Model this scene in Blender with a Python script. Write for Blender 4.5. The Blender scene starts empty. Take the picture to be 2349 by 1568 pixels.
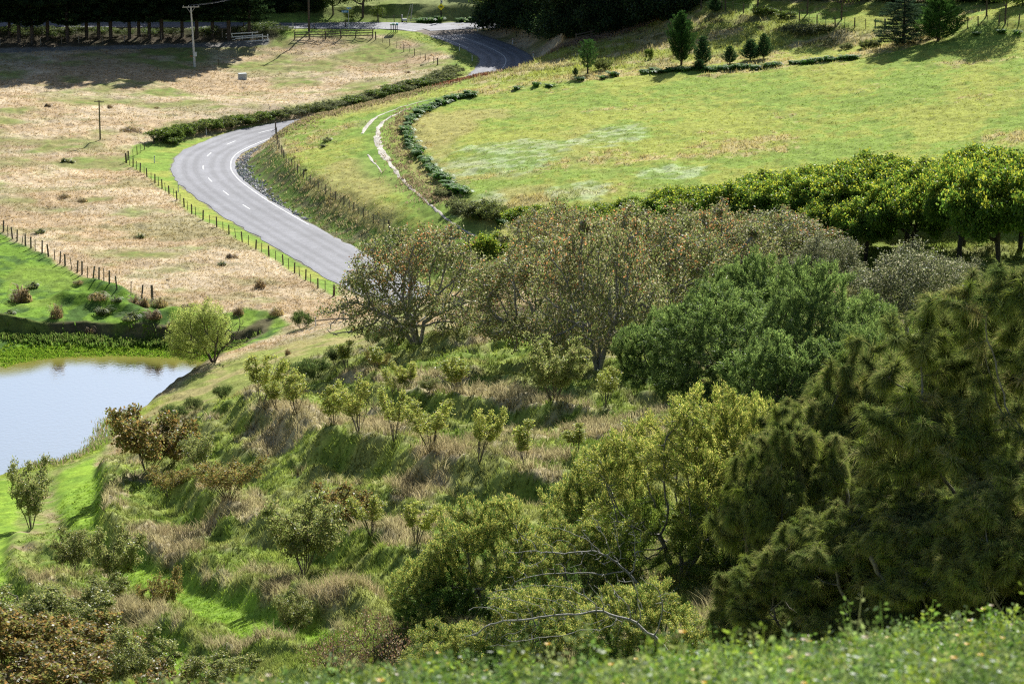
import bpy, math, random
import numpy as np
from mathutils import Vector, Matrix

# ------------------------------------------------------------ camera, sky, sun
SC = bpy.context.scene
H = 72.0                      # camera height over the road bend, metres
FPX = 3000.0                  # focal length in pixels of a 1024 wide frame
PITCH = math.radians(13.4)
cam_d = bpy.data.cameras.new('camera')
cam = bpy.data.objects.new('camera', cam_d)
SC.collection.objects.link(cam)
cam.location = (0, 0, H)
cam.rotation_euler = (math.pi/2 - PITCH, 0, 0)
cam_d.sensor_width = 36.0
cam_d.lens = FPX/1024.0*36.0
cam_d.clip_start = 0.5
cam_d.clip_end = 6000
cam_d.dof.use_dof = True
cam_d.dof.focus_distance = 260.0
cam_d.dof.aperture_fstop = 4.0
SC.camera = cam

SUN_EL = math.radians(37)
SUN_AZ = math.radians(20)     # to the right of the view direction (+Y): the sun is ahead
world = bpy.data.worlds.new("World"); SC.world = world
world.use_nodes = True
wn = world.node_tree.nodes; wl = world.node_tree.links
bg = wn['Background']; sky = wn.new('ShaderNodeTexSky')
sky.sky_type = 'NISHITA'; sky.sun_disc = False
sky.sun_elevation = SUN_EL; sky.sun_rotation = SUN_AZ
sky.air_density = 1.0; sky.dust_density = 1.2; sky.ozone_density = 1.0
wl.new(sky.outputs['Color'], bg.inputs['Color']); bg.inputs['Strength'].default_value = 0.062
sd = bpy.data.lights.new('sun', 'SUN'); sun = bpy.data.objects.new('sun', sd)
SC.collection.objects.link(sun)
sd.energy = 5.0; sd.angle = math.radians(0.53); sd.color = (1.0, 0.98, 0.935)
sdir = Vector((math.sin(SUN_AZ)*math.cos(SUN_EL), math.cos(SUN_AZ)*math.cos(SUN_EL), math.sin(SUN_EL)))
sun.rotation_euler = (-sdir).to_track_quat('-Z', 'Y').to_euler()
sun.location = (60, 300, 200)
SC.view_settings.view_transform = 'Standard'
SC.view_settings.look = 'None'
SC.view_settings.gamma = 1.0
SC.view_settings.exposure = 0.78
SC.cycles.max_bounces = 8
SC.cycles.diffuse_bounces = 3
SC.cycles.transmission_bounces = 4
SC.cycles.transparent_max_bounces = 4
SC.cycles.use_denoising = False
SC.cycles.filter_width = 1.2
SC.cycles.sample_clamp_indirect = 3.0
SC.cycles.caustics_reflective = False

# ------------------------------------------------------------ mesh helpers
def link(o, parent=None):
    SC.collection.objects.link(o)
    if parent is not None: o.parent = parent
    return o

def mesh_data(name, V, F, mats, col=None, smooth=False, midx=None):
    """V (n,3); F list of integer arrays (m,k); col (n,3) point colours"""
    V = np.asarray(V, dtype=np.float32).reshape(-1, 3)
    if not isinstance(F, (list, tuple)): F = [F]
    F = [np.asarray(f, dtype=np.int32) for f in F if len(f)]
    me = bpy.data.meshes.new(name)
    me.vertices.add(len(V)); me.vertices.foreach_set('co', V.ravel())
    nl = sum(f.size for f in F); npol = sum(len(f) for f in F)
    me.loops.add(nl); me.polygons.add(npol)
    me.loops.foreach_set('vertex_index', np.concatenate([f.ravel() for f in F]))
    tot = np.concatenate([np.full(len(f), f.shape[1], np.int32) for f in F])
    st = np.zeros(npol, np.int32); st[1:] = np.cumsum(tot)[:-1]
    me.polygons.foreach_set('loop_start', st)
    try: me.polygons.foreach_set('loop_total', tot)
    except Exception: pass
    if not isinstance(mats, (list, tuple)): mats = [mats]
    for m in mats: me.materials.append(m)
    if midx is not None: me.polygons.foreach_set('material_index', np.asarray(midx, np.int32))
    if col is not None:
        c = np.ones((len(V), 4), np.float32); c[:, :3] = col
        a = me.color_attributes.new('col', 'FLOAT_COLOR', 'POINT')
        a.data.foreach_set('color', c.ravel())
    me.update(calc_edges=True)
    me.polygons.foreach_set('use_smooth', np.full(npol, bool(smooth)))
    me.update()
    return me

def tag(o, label=None, cat=None, group=None, kind=None):
    if label: o['label'] = label
    if cat: o['category'] = cat
    if group: o['group'] = group
    if kind: o['kind'] = kind
    return o

def obj(name, me, parent=None, loc=None, rotz=None, scale=None):
    o = bpy.data.objects.new(name, me); link(o, parent)
    if loc is not None: o.location = loc
    if rotz is not None: o.rotation_euler = (0, 0, rotz)
    if scale is not None: o.scale = scale if hasattr(scale, '__len__') else (scale,)*3
    return o

def empty(name, loc=(0, 0, 0), rotz=0.0, scale=1.0):
    o = bpy.data.objects.new(name, None); SC.collection.objects.link(o)
    o.empty_display_size = 0.3
    o.location = loc; o.rotation_euler = (0, 0, rotz)
    o.scale = scale if hasattr(scale, '__len__') else (scale,)*3
    return o

class Geo:
    """collects boxes, tubes and loose faces for ONE mesh"""
    def __init__(s): s.V = []; s.F = {}; s.n = 0; s.C = []
    def add(s, V, F, col=(1, 1, 1)):
        V = np.asarray(V, float).reshape(-1, 3)
        F = F if isinstance(F, list) and len(F) and isinstance(F[0], np.ndarray) else [np.asarray(F)]
        for f in F:
            if len(f): s.F.setdefault(f.shape[1], []).append(f + s.n)
        s.V.append(V); s.n += len(V)
        c = np.empty((len(V), 3)); c[:] = col; s.C.append(c)
    def box(s, c, d, rotz=0.0, col=(1, 1, 1), tilt=None, taper=1.0):
        q = np.array([[x, y, z] for z in (-.5, .5) for x, y in ((-.5, -.5), (.5, -.5), (.5, .5), (-.5, .5))], float)
        q[4:, :2] *= taper
        q *= np.array(d)
        if tilt is not None:
            R = np.array(Matrix.Rotation(tilt[0], 3, 'X') @ Matrix.Rotation(tilt[1], 3, 'Y')); q = q @ R.T
        cs, sn = math.cos(rotz), math.sin(rotz)
        q = np.stack([q[:, 0]*cs - q[:, 1]*sn, q[:, 0]*sn + q[:, 1]*cs, q[:, 2]], 1) + np.array(c)
        s.add(q, np.array([[3, 2, 1, 0], [4, 5, 6, 7], [0, 1, 5, 4], [1, 2, 6, 5], [2, 3, 7, 6], [3, 0, 4, 7]]), col)
    def beam(s, p, q, w, h, col=(1, 1, 1)):
        p = np.array(p, float); q = np.array(q, float); d = q-p; L = np.linalg.norm(d); d /= L
        up = np.array([0, 0, 1.0]) if abs(d[2]) < .95 else np.array([1.0, 0, 0])
        a = np.cross(d, up); a /= np.linalg.norm(a); b = np.cross(a, d)
        V = [e + a*w/2*i + b*h/2*j for e in (p, q) for i, j in ((-1, -1), (1, -1), (1, 1), (-1, 1))]
        s.add(V, np.array([[3, 2, 1, 0], [4, 5, 6, 7], [0, 1, 5, 4], [1, 2, 6, 5], [2, 3, 7, 6], [3, 0, 4, 7]]), col)
    def tube(s, pts, rad, sides=6, col=(1, 1, 1), cap=True):
        pts = np.asarray(pts, float); n = len(pts)
        rad = np.full(n, rad) if np.isscalar(rad) else np.asarray(rad)
        V = []
        for i in range(n):
            d = pts[min(i+1, n-1)] - pts[max(i-1, 0)]; d = d/(np.linalg.norm(d)+1e-9)
            up = np.array([0, 0, 1.0]) if abs(d[2]) < .9 else np.array([1.0, 0, 0])
            a = np.cross(d, up); a /= np.linalg.norm(a); b = np.cross(d, a)
            for k in range(sides):
                t = 2*math.pi*k/sides; V.append(pts[i] + rad[i]*(a*math.cos(t) + b*math.sin(t)))
        F = [[i*sides+k, i*sides+(k+1) % sides, (i+1)*sides+(k+1) % sides, (i+1)*sides+k] for i in range(n-1) for k in range(sides)]
        s.add(V, np.array(F), col)
        if cap:
            s.add(V[-sides:], np.array([[k for k in range(sides)]]), col)
            s.add(V[:sides], np.array([[k for k in range(sides)][::-1]]), col)
    def data(s, name, mat, smooth=False):
        return mesh_data(name, np.concatenate(s.V), [np.concatenate(v) for v in s.F.values()], mat, np.concatenate(s.C), smooth)
    def obj(s, name, mat, parent=None, smooth=False, **k):
        return obj(name, s.data(name, mat, smooth), parent, **k)

# ------------------------------------------------------------ noise
def _h(ix, iy, seed):
    n = (ix.astype(np.int64)*374761393 + iy.astype(np.int64)*668265263 + seed*1442695041) & 0xffffffff
    n = ((n ^ (n >> 13))*1274126177) & 0xffffffff
    n = (n ^ (n >> 16)) & 0xffffffff
    return n/4294967295.0
def vnoise(x, y, seed=0):
    ix = np.floor(x); iy = np.floor(y); fx = x-ix; fy = y-iy
    fx = fx*fx*fx*(fx*(fx*6-15)+10); fy = fy*fy*fy*(fy*(fy*6-15)+10)
    a = _h(ix, iy, seed); b = _h(ix+1, iy, seed); c = _h(ix, iy+1, seed); d = _h(ix+1, iy+1, seed)
    return (a*(1-fx)+b*fx)*(1-fy) + (c*(1-fx)+d*fx)*fy
def fbm(x, y, s, o=3, seed=0):
    x = x/s; y = y/s; t = 0; a = 1; w = 0
    for i in range(o):
        t = t + a*vnoise(x+17.3*i, y-9.1*i, seed+i*7); w += a; a *= .5
        x, y = 1.9*x+.6*y, -.6*x+1.9*y
    return t/w
def sstep(a, b, x):
    t = np.clip((x-a)/(b-a), 0, 1); return t*t*(3-2*t)
def mix(a, b, t):
    a = np.asarray(a, float); b = np.asarray(b, float); t = np.asarray(t)[..., None]
    return a*(1-t) + b*t

# ------------------------------------------------------------ photograph frame -> ground positions (frame of 2349 x 1568)
S = 1024.0/2349.0
cp, sp = math.cos(PITCH), math.sin(PITCH)
def ray(u, v):
    a = (np.asarray(u, float)*S-512)/FPX; b = (341.5-np.asarray(v, float)*S)/FPX
    return np.stack([a, cp+b*sp, -sp+b*cp], -1)
def Pz(u, v, z):
    d = ray(u, v); t = (np.asarray(z, float)-H)/d[..., 2]
    return np.stack([d[..., 0]*t, d[..., 1]*t], -1)
def proj(x, y, z):
    """to frame 2349 coordinates"""
    dz = z-H; f = y*cp - dz*sp; up = y*sp + dz*cp
    return (512+FPX*x/f)/S, (341.5-FPX*up/f)/S

CT = [  # (u, v, z) of points on the land
 (0,0,8),(300,0,8),(600,0,8),(900,0,9),(0,60,6.5),(300,60,6.5),(600,60,6.5),(0,120,4),(300,150,3.5),(550,120,3.7),(800,100,4.8),(930,135,4),
 (0,250,2),(230,318,1),(500,220,2),(750,210,2.2),(0,400,0),(150,450,0),(350,330,.3),(290,371,0),(0,520,-.5),(200,600,-.8),
 (450,600,-.8),(600,700,-1.2),(760,690,-1),(0,600,-1),(150,680,-1.4),(350,720,-1.6),(560,730,-1.8),(100,750,-1.9),(400,750,-1.9),
 (560,760,-2),(-300,500,0),(-300,750,-1.8),(-300,150,3.5),
 (200,950,-4.4),(0,1000,-4.4),(-300,950,-4.4),(300,940,-3.8),(240,1010,-3.8),(100,1068,-3.6),(0,1092,-3.5),(-300,1100,-3.5),
 (830,745,1),(700,800,1.2),(500,835,-1.6),(440,870,-2.1),(380,895,-2.8),(650,850,2.6),(560,900,1.2),(450,950,-.7),(350,1000,-1.7),(250,1050,-2.8),
 (850,830,6),(975,785,8),(1235,830,11),(1370,855,13),(1600,900,16),(600,965,5),(800,1000,9.5),(1050,925,11.5),(1270,960,14),(990,1090,14),(1205,1115,17),
 (70,1200,-.2),(180,1120,-2.2),(265,1340,6),(385,1395,9),(700,1340,14),(955,1300,17),(670,1460,17),(0,1300,3),(0,1568,11),(400,1568,16),(900,1568,22.5),
 (460,1130,4),(365,1090,2.2),(520,1180,7),(-300,1300,3),(-300,1568,10),
 (1600,1300,26),(1600,1500,31),(2200,1450,36),(2300,1000,26),(1900,900,20),(1300,1500,26.5),
 (2000,610,10),(2285,640,12),(1450,700,7.5),(1200,640,4),(1700,620,8.5),(2349,500,12.5),(1750,500,9),
 (760,330,4.2),(900,400,4),(1000,520,3),(1100,545,3.2),(1000,480,4),(1200,470,5.5),(1200,330,7),(1500,250,9),(1500,430,7.4),
 (1800,400,9),(2349,350,13),(2349,200,15),(2349,90,17),(1900,110,13),(1500,165,10),(1200,190,8),(1100,175,7),(1213,132,7.4),(1350,100,9.5),
 (1000,200,6),(850,240,5),(700,268,4),(652,290,3.6),(650,345,3.0),(700,410,2.6),(745,442,2.5),(800,472,2.2),(893,526,1.6),
 (1560,20,14.5),(1800,35,15),(2349,40,19),(1200,50,7.5),(1110,30,8),(1500,60,12),
 (2800,90,20),(2800,400,17),(2800,700,17),(2800,1100,32),
]
WC = [  # far or unseen land, world coordinates
 (-400,500,12),(400,560,40),(-300,250,0),(300,250,30),(-150,100,20),(150,120,44),(0,800,30),(-400,900,60),(400,900,70),(0,1300,90),
 (0,0,69.6),(0,14,66.5),(-5,25,62.35),(6,25,63.2),(-5,29,60.6),(6,29,62.0),(0,27,62.0),(-7,34,56),(8,34,59.5),(0,60,48),(-12,60,45),(13,60,49),(-60,60,42),(60,60,50),(0,95,34.5),(20,85,40.5),(-20,95,28),
 (0,-60,78),(-80,0,64),(80,0,66),(-300,0,60),(300,0,60),(0,-300,80),
 (-8,620,10),(80,620,20),(-100,620,9),(0,560,8.5),
]
cpx = np.array([list(Pz(u, v, z)) + [z] for u, v, z in CT] + [list(w) for w in WC], float)
CX = cpx[:, :2]; CZ = cpx[:, 2]
def _phi(r2): return np.sqrt(r2 + 25.0)
def _fit():
    n = len(CX)
    K = _phi(((CX[:, None]-CX[None])**2).sum(-1)) - np.eye(n)*0.15
    Pm = np.concatenate([np.ones((n, 1)), CX/100], 1)
    A = np.block([[K, Pm], [Pm.T, np.zeros((3, 3))]])
    w = np.linalg.solve(A, np.concatenate([CZ, np.zeros(3)])); return w[:n], w[n:]
WW, WP = _fit()
def base_z(x, y):
    x = np.asarray(x, float); y = np.asarray(y, float); sh = x.shape; x = x.ravel(); y = y.ravel()
    out = np.empty(len(x))
    for i in range(0, len(x), 60000):
        a = x[i:i+60000]; b = y[i:i+60000]
        out[i:i+60000] = _phi((a[:, None]-CX[:, 0])**2 + (b[:, None]-CX[:, 1])**2) @ WW + WP[0] + WP[1]*a/100 + WP[2]*b/100
    return out.reshape(sh)

def crom(P, step):
    P = np.asarray(P, float); Q = np.concatenate([[2*P[0]-P[1]], P, [2*P[-1]-P[-2]]]); out = []
    for i in range(1, len(Q)-2):
        L = np.linalg.norm((Q[i+1]-Q[i])[:2]); n = max(1, int(L/step))
        for k in range(n):
            t = k/n
            out.append(.5*((2*Q[i]) + (-Q[i-1]+Q[i+1])*t + (2*Q[i-1]-5*Q[i]+4*Q[i+1]-Q[i+2])*t*t + (-Q[i-1]+3*Q[i]-3*Q[i+1]+Q[i+2])*t**3))
    out.append(P[-1]); return np.array(out)
def poly3(L):   # (u,v,z) list -> world xyz
    return np.array([list(Pz(u, v, z)) + [z] for u, v, z in L])

ROAD = crom(poly3([(1040,54.5,6.2),(1075,60,6.1),(1075,60,6.1)][:0] + [
 (780,57.5,6.3),(900,58,6.2),(960,62,6.1),(1015,72,5.8),(1066,87,5.5),(1116,106,5.1),(1146,121,4.8),(1160,134,4.4),(1155,153,4),(1120,182,3.6),(1050,207,3),
 (948,233,2.2),(847,254,1.5),(780,270,1),(700,284,.6),(607,301,.3),(530,327,.1),(479,354,0),(466,384,0),(482,412,0),(518,442,0),(565,474,-.2),
 (632,514,-.4),(742,577,-.7),(835,630,-1),(920,672,-1.3),(1000,702,-1.6)]), 1.5)
SIDE = crom(poly3([(-300,55,6.5),(0,54,6.5),(300,55.5,6.5),(600,57.5,6.4),(780,58.5,6.3),(860,59,6.25)]), 3.0)
BRAN = crom(poly3([(965,63,6.08),(1010,60.5,6.08),(1060,58,6.08),(1110,57,6.08),(1180,56,6.2),(1300,50,8)]), 1.5)
HW = 4.1; HWS = 3.6
def seg_dist(x, y, P, closed=False):
    """distance to a polyline, the z there, signed side, arc position"""
    x = np.asarray(x, float); y = np.asarray(y, float)
    best = np.full(x.shape, 1e9); zz = np.zeros(x.shape); side = np.zeros(x.shape); arc = np.zeros(x.shape)
    n = len(P); s = 0
    for i in range(n if closed else n-1):
        a = P[i]; b = P[(i+1) % n]; dx, dy = b[0]-a[0], b[1]-a[1]; L2 = dx*dx+dy*dy+1e-12
        t = np.clip(((x-a[0])*dx+(y-a[1])*dy)/L2, 0, 1)
        d = np.hypot(x-a[0]-t*dx, y-a[1]-t*dy); m = d < best
        best = np.where(m, d, best)
        if len(a) > 2: zz = np.where(m, a[2]+t*(b[2]-a[2]), zz)
        side = np.where(m, np.sign(dx*(y-a[1])-dy*(x-a[0])), side)
        arc = np.where(m, s+t*math.sqrt(L2), arc); s += math.sqrt(L2)
    return best, zz, side, arc
def inside(x, y, P):
    r = np.zeros(np.shape(x), bool); n = len(P)
    for i in range(n):
        x0, y0 = P[i][:2]; x1, y1 = P[(i+1) % n][:2]
        c = ((y0 > y) != (y1 > y)); r ^= c & (x < (x1-x0)*(y-y0)/(y1-y0+1e-12)+x0)
    return r
def sdist(x, y, P):   # positive inside; far points cut off by a box test
    P = np.asarray(P); x = np.asarray(x, float); y = np.asarray(y, float)
    out = np.full(x.shape, -50.0)
    m = (x > P[:, 0].min()-30) & (x < P[:, 0].max()+30) & (y > P[:, 1].min()-30) & (y < P[:, 1].max()+30)
    if m.any():
        d = seg_dist(x[m], y[m], P[:, :2], True)[0]; out[m] = np.where(inside(x[m], y[m], P), d, -d)
    return out
BASIN = Pz(*np.array([(-500,775),(0,778),(68,784),(119,782),(187,780),(238,782),(340,787),(394,787),(470,795),(536,801),(575,792),(612,778),(600,800),
 (560,822),(500,850),(440,880),(380,905),(310,944),(262,958),(242,990),(228,1020),(190,1048),(100,1068),(0,1094),(-500,1120)]).T, -3.8)
POND = Pz(*np.array([(-500,850),(0,842),(40,829),(90,820),(150,815),(238,813),(340,815),(441,821),(495,829),(520,845),(500,856),(440,885),(384,908),(318,946),(275,958),(251,975),
 (238,1000),(222,1020),(187,1050),(100,1072),(0,1100),(-500,1130)]).T, -4.0)
MOUND = [Pz(*np.array(q, float).T[:2], -1.6) for q in (
  [(150,690),(230,700),(300,716),(345,730),(400,722)], [(-80,720),(0,735),(60,742)], [(200,660),(280,680)])]

def zt(x, y, detail=True):
    """height of the land"""
    x = np.asarray(x, float); y = np.asarray(y, float); sh = x.shape; x = x.ravel(); y = y.ravel()
    z = base_z(x, y)
    # soft natural unevenness
    far = sstep(70, 110, y)
    z = z + far*(.5*(fbm(x, y, 14, 2, 3)-.5))
    hill = hillmask(x, y)
    if detail:
        b = np.abs(fbm(x*.8+y*.35, y*.45-x*.2, 1.9, 3, 11)-.5)*2
        rl = fbm((x*.94+y*.34)/1.0, (y*.94-x*.34)*.42, 2.3, 2, 12)
        soft = (1-mown(x, y))
        z = z + far*(hill*soft*(1.15*(1-b)-.8 + .9*(fbm(x, y, 3.7, 2, 31)-.5) + 1.3*(rl-.5)) + soft*terr(x, y)[0] + (1-hill)*.40*soft*(fbm(x, y*.7, 1.4, 2, 5)-.5))
    # mounds on the flat above the pond
    for k, m in enumerate(MOUND):
        d = seg_dist(x, y, m)[0]; z = z + (.75+.3*(k == 0))*np.exp(-(d/1.5)**2)
    # pond basin with its eroded scarp
    m = (y > 240) & (y < 345) & (x < 20)
    if m.any():
        xm, ym = x[m], y[m]
        sb = sdist(xm, ym, BASIN) + 1.1*(fbm(xm, ym, 3.0, 2, 41)-.5)
        spd = -sdist(xm, ym, POND)
        zl = -4 + np.clip(spd*.16, -1.3, 1.0) + .12*(fbm(xm, ym, 1.2, 2, 8)-.5)*(spd > .5)
        w = sstep(-.15, .55, sb)
        z[m] = np.minimum(z[m]*(1-w)+zl*w, np.where(w > .02, z[m]+.25, z[m]))
    # roads cut into the land
    for R, hw, bw in ((ROAD, HW, 7.0), (SIDE, HWS, 3.0), (BRAN, 4.6, 4.0)):
        mm = (y > R[:, 1].min()-9) & (y < R[:, 1].max()+9) & (x > R[:, 0].min()-9) & (x < R[:, 0].max()+9)
        if mm.any():
            d, rz, _, _ = seg_dist(x[mm], y[mm], R)
            w = 1-sstep(hw+.35, hw+bw, d)
            z[mm] = z[mm]*(1-w) + (rz-.09)*w
    return z.reshape(sh)
R_MOWP = [[(140,1085),(215,1050),(228,1100),(232,1180),(220,1225),(240,1270),(280,1285),(330,1290),(420,1335),(520,1375),(620,1415),(700,1440),(760,1470),(720,1485),(600,1470),(500,1440),(420,1400),(350,1385),(290,1330),(200,1215),(140,1190),(130,1130)],
         [(-200,1100),(30,1100),(45,1150),(25,1230),(10,1300),(25,1370),(60,1420),(40,1450),(-200,1450)],
         [(240,1440),(300,1460),(380,1480),(450,1500),(380,1540),(280,1520),(230,1480)], [(330,1500),(480,1520),(560,1568),(340,1568)]]
_MW = []
def mown(x, y):
    if not _MW:
        for L in R_MOWP:
            L = np.array(L, float); d = ray(L[:, 0], L[:, 1]); P = []
            for q in d:
                ts = np.arange(90, 400, 1.0); g = base_z(q[0]*ts, q[1]*ts)-(H+q[2]*ts); k = int(np.argmax(g > 0)); P.append(q[:2]*ts[k])
            _MW.append(np.array(P))
    r = np.zeros(np.shape(x))
    for P in _MW: r = np.maximum(r, sstep(-1.0, .8, sdist(x, y, P)))
    return r
TERR = [[(560,935),(600,970),(680,1014),(765,1040),(905,1080),(1000,1095),(1100,1106),(1205,1121),(1340,1115)],
 [(740,893),(865,893),(945,931),(1050,935),(1160,950),(1270,968),(1420,970)],
 [(246,1060),(240,1140),(258,1235),(330,1275),(420,1322),(520,1360),(620,1400),(700,1425),(820,1440)],
 [(400,1085),(470,1150),(540,1205),(620,1222),(700,1232),(800,1248),(870,1295),(960,1310),(1040,1300)],
 [(15,1230),(45,1330),(150,1405),(300,1440),(430,1490),(560,1510),(720,1510)],
 [(470,940),(520,1000),(600,1070),(700,1110),(830,1140),(960,1170),(1080,1190)]]
_TR = []
def terr(x, y):
    """benches on the hillside: height change, tan on the bench, green on the face"""
    if not _TR:
        for L in TERR:
            L = np.array(L, float); d = ray(L[:, 0], L[:, 1]); P = []
            for q in d:
                ts = np.arange(90, 400, 1.0); g = base_z(q[0]*ts, q[1]*ts)-(H+q[2]*ts); k = int(np.argmax(g > 0)); P.append(q[:2]*ts[k])
            _TR.append(np.array(P))
    dz = np.zeros(np.shape(x)); tan = np.zeros(np.shape(x)); gr = np.zeros(np.shape(x)); am = [1.5, 1.1, 1.6, 1.3, 1.1, .8]
    m = (y > 100) & (y < 300) & (np.abs(x) < 70)
    if not m.any(): return dz, tan, gr
    xm, ym = x[m], y[m]; a = np.zeros(len(xm)); b = a.copy(); c = a.copy(); nz = 1.6*(fbm(xm, ym, 3, 2, 55)-.5)
    for P, A in zip(_TR, am):
        d, _, sd_, arc = seg_dist(xm, ym, P); L = np.linalg.norm(np.diff(P, axis=0), axis=1).sum(); fade = sstep(0, 5, arc)*sstep(L, L-5, arc)*sstep(14, 9, d)
        s = -d*sd_ + nz   # positive on the camera side
        f = np.where(s < 0, np.exp(np.minimum(s, 0)/4.0), 1-1.45*sstep(0, 2.6, s)) ; f = np.where(s > 2.6, -.45*np.exp(-(s-2.6)/4.0), f)
        a += A*f*fade; b = np.maximum(b, sstep(-5.5, -3.0, s)*sstep(.8, .1, s)*fade); c = np.maximum(c, sstep(.2, .9, s)*sstep(7, 4, s)*fade)
    dz[m] = a; tan[m] = b; gr[m] = c
    return dz, tan, gr
# the near hillside with its tall rough grass
HILLP = Pz(*np.array([(250,1050),(440,945),(600,880),(700,830),(860,765),(1000,745)]).T, np.array([-2.8,-.7,2,3,5,7]))
HILLP = np.concatenate([HILLP, [[40, 300], [120, 280], [160, 60], [-80, 60], [-60, 170]], Pz(np.array([-200,40,120]), np.array([1400,1260,1150]), np.array([5,1.5,-2.]))])
def hillmask(x, y):
    return sstep(-2, 6, sdist(x, y, HILLP))

def T(u, v, tmin=80.0):
    """where the line of sight meets the land"""
    u = np.atleast_1d(np.asarray(u, float)); v = np.atleast_1d(np.asarray(v, float)); d = ray(u, v)
    ts = np.concatenate([np.arange(tmin, 700, 1.0), np.arange(700, 1500, 20)])
    out = np.zeros((len(u), 3))
    for i in range(len(u)):
        p = d[i][None]*ts[:, None]; g = zt(p[:, 0], p[:, 1], False) - (H+p[:, 2])
        k = np.argmax(g > 0) if (g > 0).any() else len(ts)-1
        if k == 0: t = ts[0]
        else: t = ts[k-1] + (ts[k]-ts[k-1])*(-g[k-1])/(g[k]-g[k-1]+1e-9)
        out[i] = d[i]*t; out[i, 2] += H
    return out
def at(u, v, tmin=80.0):
    p = T(u, v, tmin)[0]; p[2] = zt(p[:1], p[1:2])[0]; return p
def pxm(p):  # 2349-frame pixels per metre at a point
    return FPX/S/math.sqrt(p[0]**2+p[1]**2+(p[2]-H)**2)
# ------------------------------------------------------------ materials
def new_mat(name):
    m = bpy.data.materials.new(name); m.use_nodes = True; nt = m.node_tree
    for n in list(nt.nodes): nt.nodes.remove(n)
    out = nt.nodes.new('ShaderNodeOutputMaterial')
    return m, nt, out
def N(nt, t, **k):
    n = nt.nodes.new(t)
    for a, b in k.items():
        if hasattr(n, a): setattr(n, a, b)
        else: n.inputs[a].default_value = b
    return n
def noise_mul(nt, colsock, scales, lo, hi, stretch=(1, 1, 1)):
    """multiply a colour by procedural noise at several scales (object space)"""
    tc = N(nt, 'ShaderNodeTexCoord'); mp = N(nt, 'ShaderNodeMapping'); mp.inputs['Scale'].default_value = stretch
    nt.links.new(tc.outputs['Object'], mp.inputs['Vector'])
    for s in scales:
        nz = N(nt, 'ShaderNodeTexNoise'); nz.inputs['Scale'].default_value = s; nz.inputs['Detail'].default_value = 4
        nt.links.new(mp.outputs[0], nz.inputs['Vector'])
        mr = N(nt, 'ShaderNodeMapRange'); mr.inputs['From Min'].default_value = .3; mr.inputs['From Max'].default_value = .7
        mr.inputs['To Min'].default_value = lo; mr.inputs['To Max'].default_value = hi
        nt.links.new(nz.outputs['Fac'], mr.inputs['Value'])
        vm = N(nt, 'ShaderNodeVectorMath', operation='SCALE')
        nt.links.new(colsock, vm.inputs[0]); nt.links.new(mr.outputs[0], vm.inputs['Scale']); colsock = vm.outputs[0]
    return colsock
def solid_mat(name, col=None, rough=.8, spec=.3, lo=.8, hi=1.2, scales=(3.0,), metallic=0, bump=0, bscale=20):
    m, nt, out = new_mat(name)
    b = N(nt, 'ShaderNodeBsdfPrincipled', Roughness=rough, Metallic=metallic); b.inputs['Specular IOR Level'].default_value = spec
    if col is None:
        a = N(nt, 'ShaderNodeAttribute'); a.attribute_name = 'col'; c = a.outputs['Color']
    else:
        r = N(nt, 'ShaderNodeRGB'); r.outputs[0].default_value = (*col, 1); c = r.outputs[0]
    c = noise_mul(nt, c, scales, lo, hi)
    nt.links.new(c, b.inputs['Base Color'])
    if bump:
        nz = N(nt, 'ShaderNodeTexNoise'); nz.inputs['Scale'].default_value = bscale; nz.inputs['Detail'].default_value = 3
        tc = N(nt, 'ShaderNodeTexCoord'); nt.links.new(tc.outputs['Object'], nz.inputs['Vector'])
        bp = N(nt, 'ShaderNodeBump', Strength=bump, Distance=.05); nt.links.new(nz.outputs['Fac'], bp.inputs['Height'])
        nt.links.new(bp.outputs[0], b.inputs['Normal'])
    nt.links.new(b.outputs[0], out.inputs['Surface']); return m
def leaf_mat(name, trans=.45, gloss=.0, rough=.4, tt=(1.55, 1.5, .95)):
    m, nt, out = new_mat(name)
    a = N(nt, 'ShaderNodeAttribute'); a.attribute_name = 'col'
    df = N(nt, 'ShaderNodeBsdfDiffuse'); tr = N(nt, 'ShaderNodeBsdfTranslucent')
    nt.links.new(a.outputs['Color'], df.inputs['Color'])
    vm = N(nt, 'ShaderNodeVectorMath', operation='MULTIPLY'); vm.inputs[1].default_value = tt
    nt.links.new(a.outputs['Color'], vm.inputs[0]); nt.links.new(vm.outputs[0], tr.inputs['Color'])
    mx = N(nt, 'ShaderNodeMixShader'); mx.inputs[0].default_value = trans
    nt.links.new(df.outputs[0], mx.inputs[1]); nt.links.new(tr.outputs[0], mx.inputs[2])
    last = mx
    if gloss:
        g = N(nt, 'ShaderNodeBsdfGlossy', Roughness=rough); g.inputs['Color'].default_value = (1, 1, 1, 1)
        lw = N(nt, 'ShaderNodeFresnel', IOR=1.4); mth = N(nt, 'ShaderNodeMath', operation='MULTIPLY'); mth.inputs[1].default_value = gloss*10
        nt.links.new(lw.outputs[0], mth.inputs[0])
        m2 = N(nt, 'ShaderNodeMixShader'); nt.links.new(mth.outputs[0], m2.inputs[0])
        nt.links.new(mx.outputs[0], m2.inputs[1]); nt.links.new(g.outputs[0], m2.inputs[2]); last = m2
    nt.links.new(last.outputs[0], out.inputs['Surface']); return m

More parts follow.
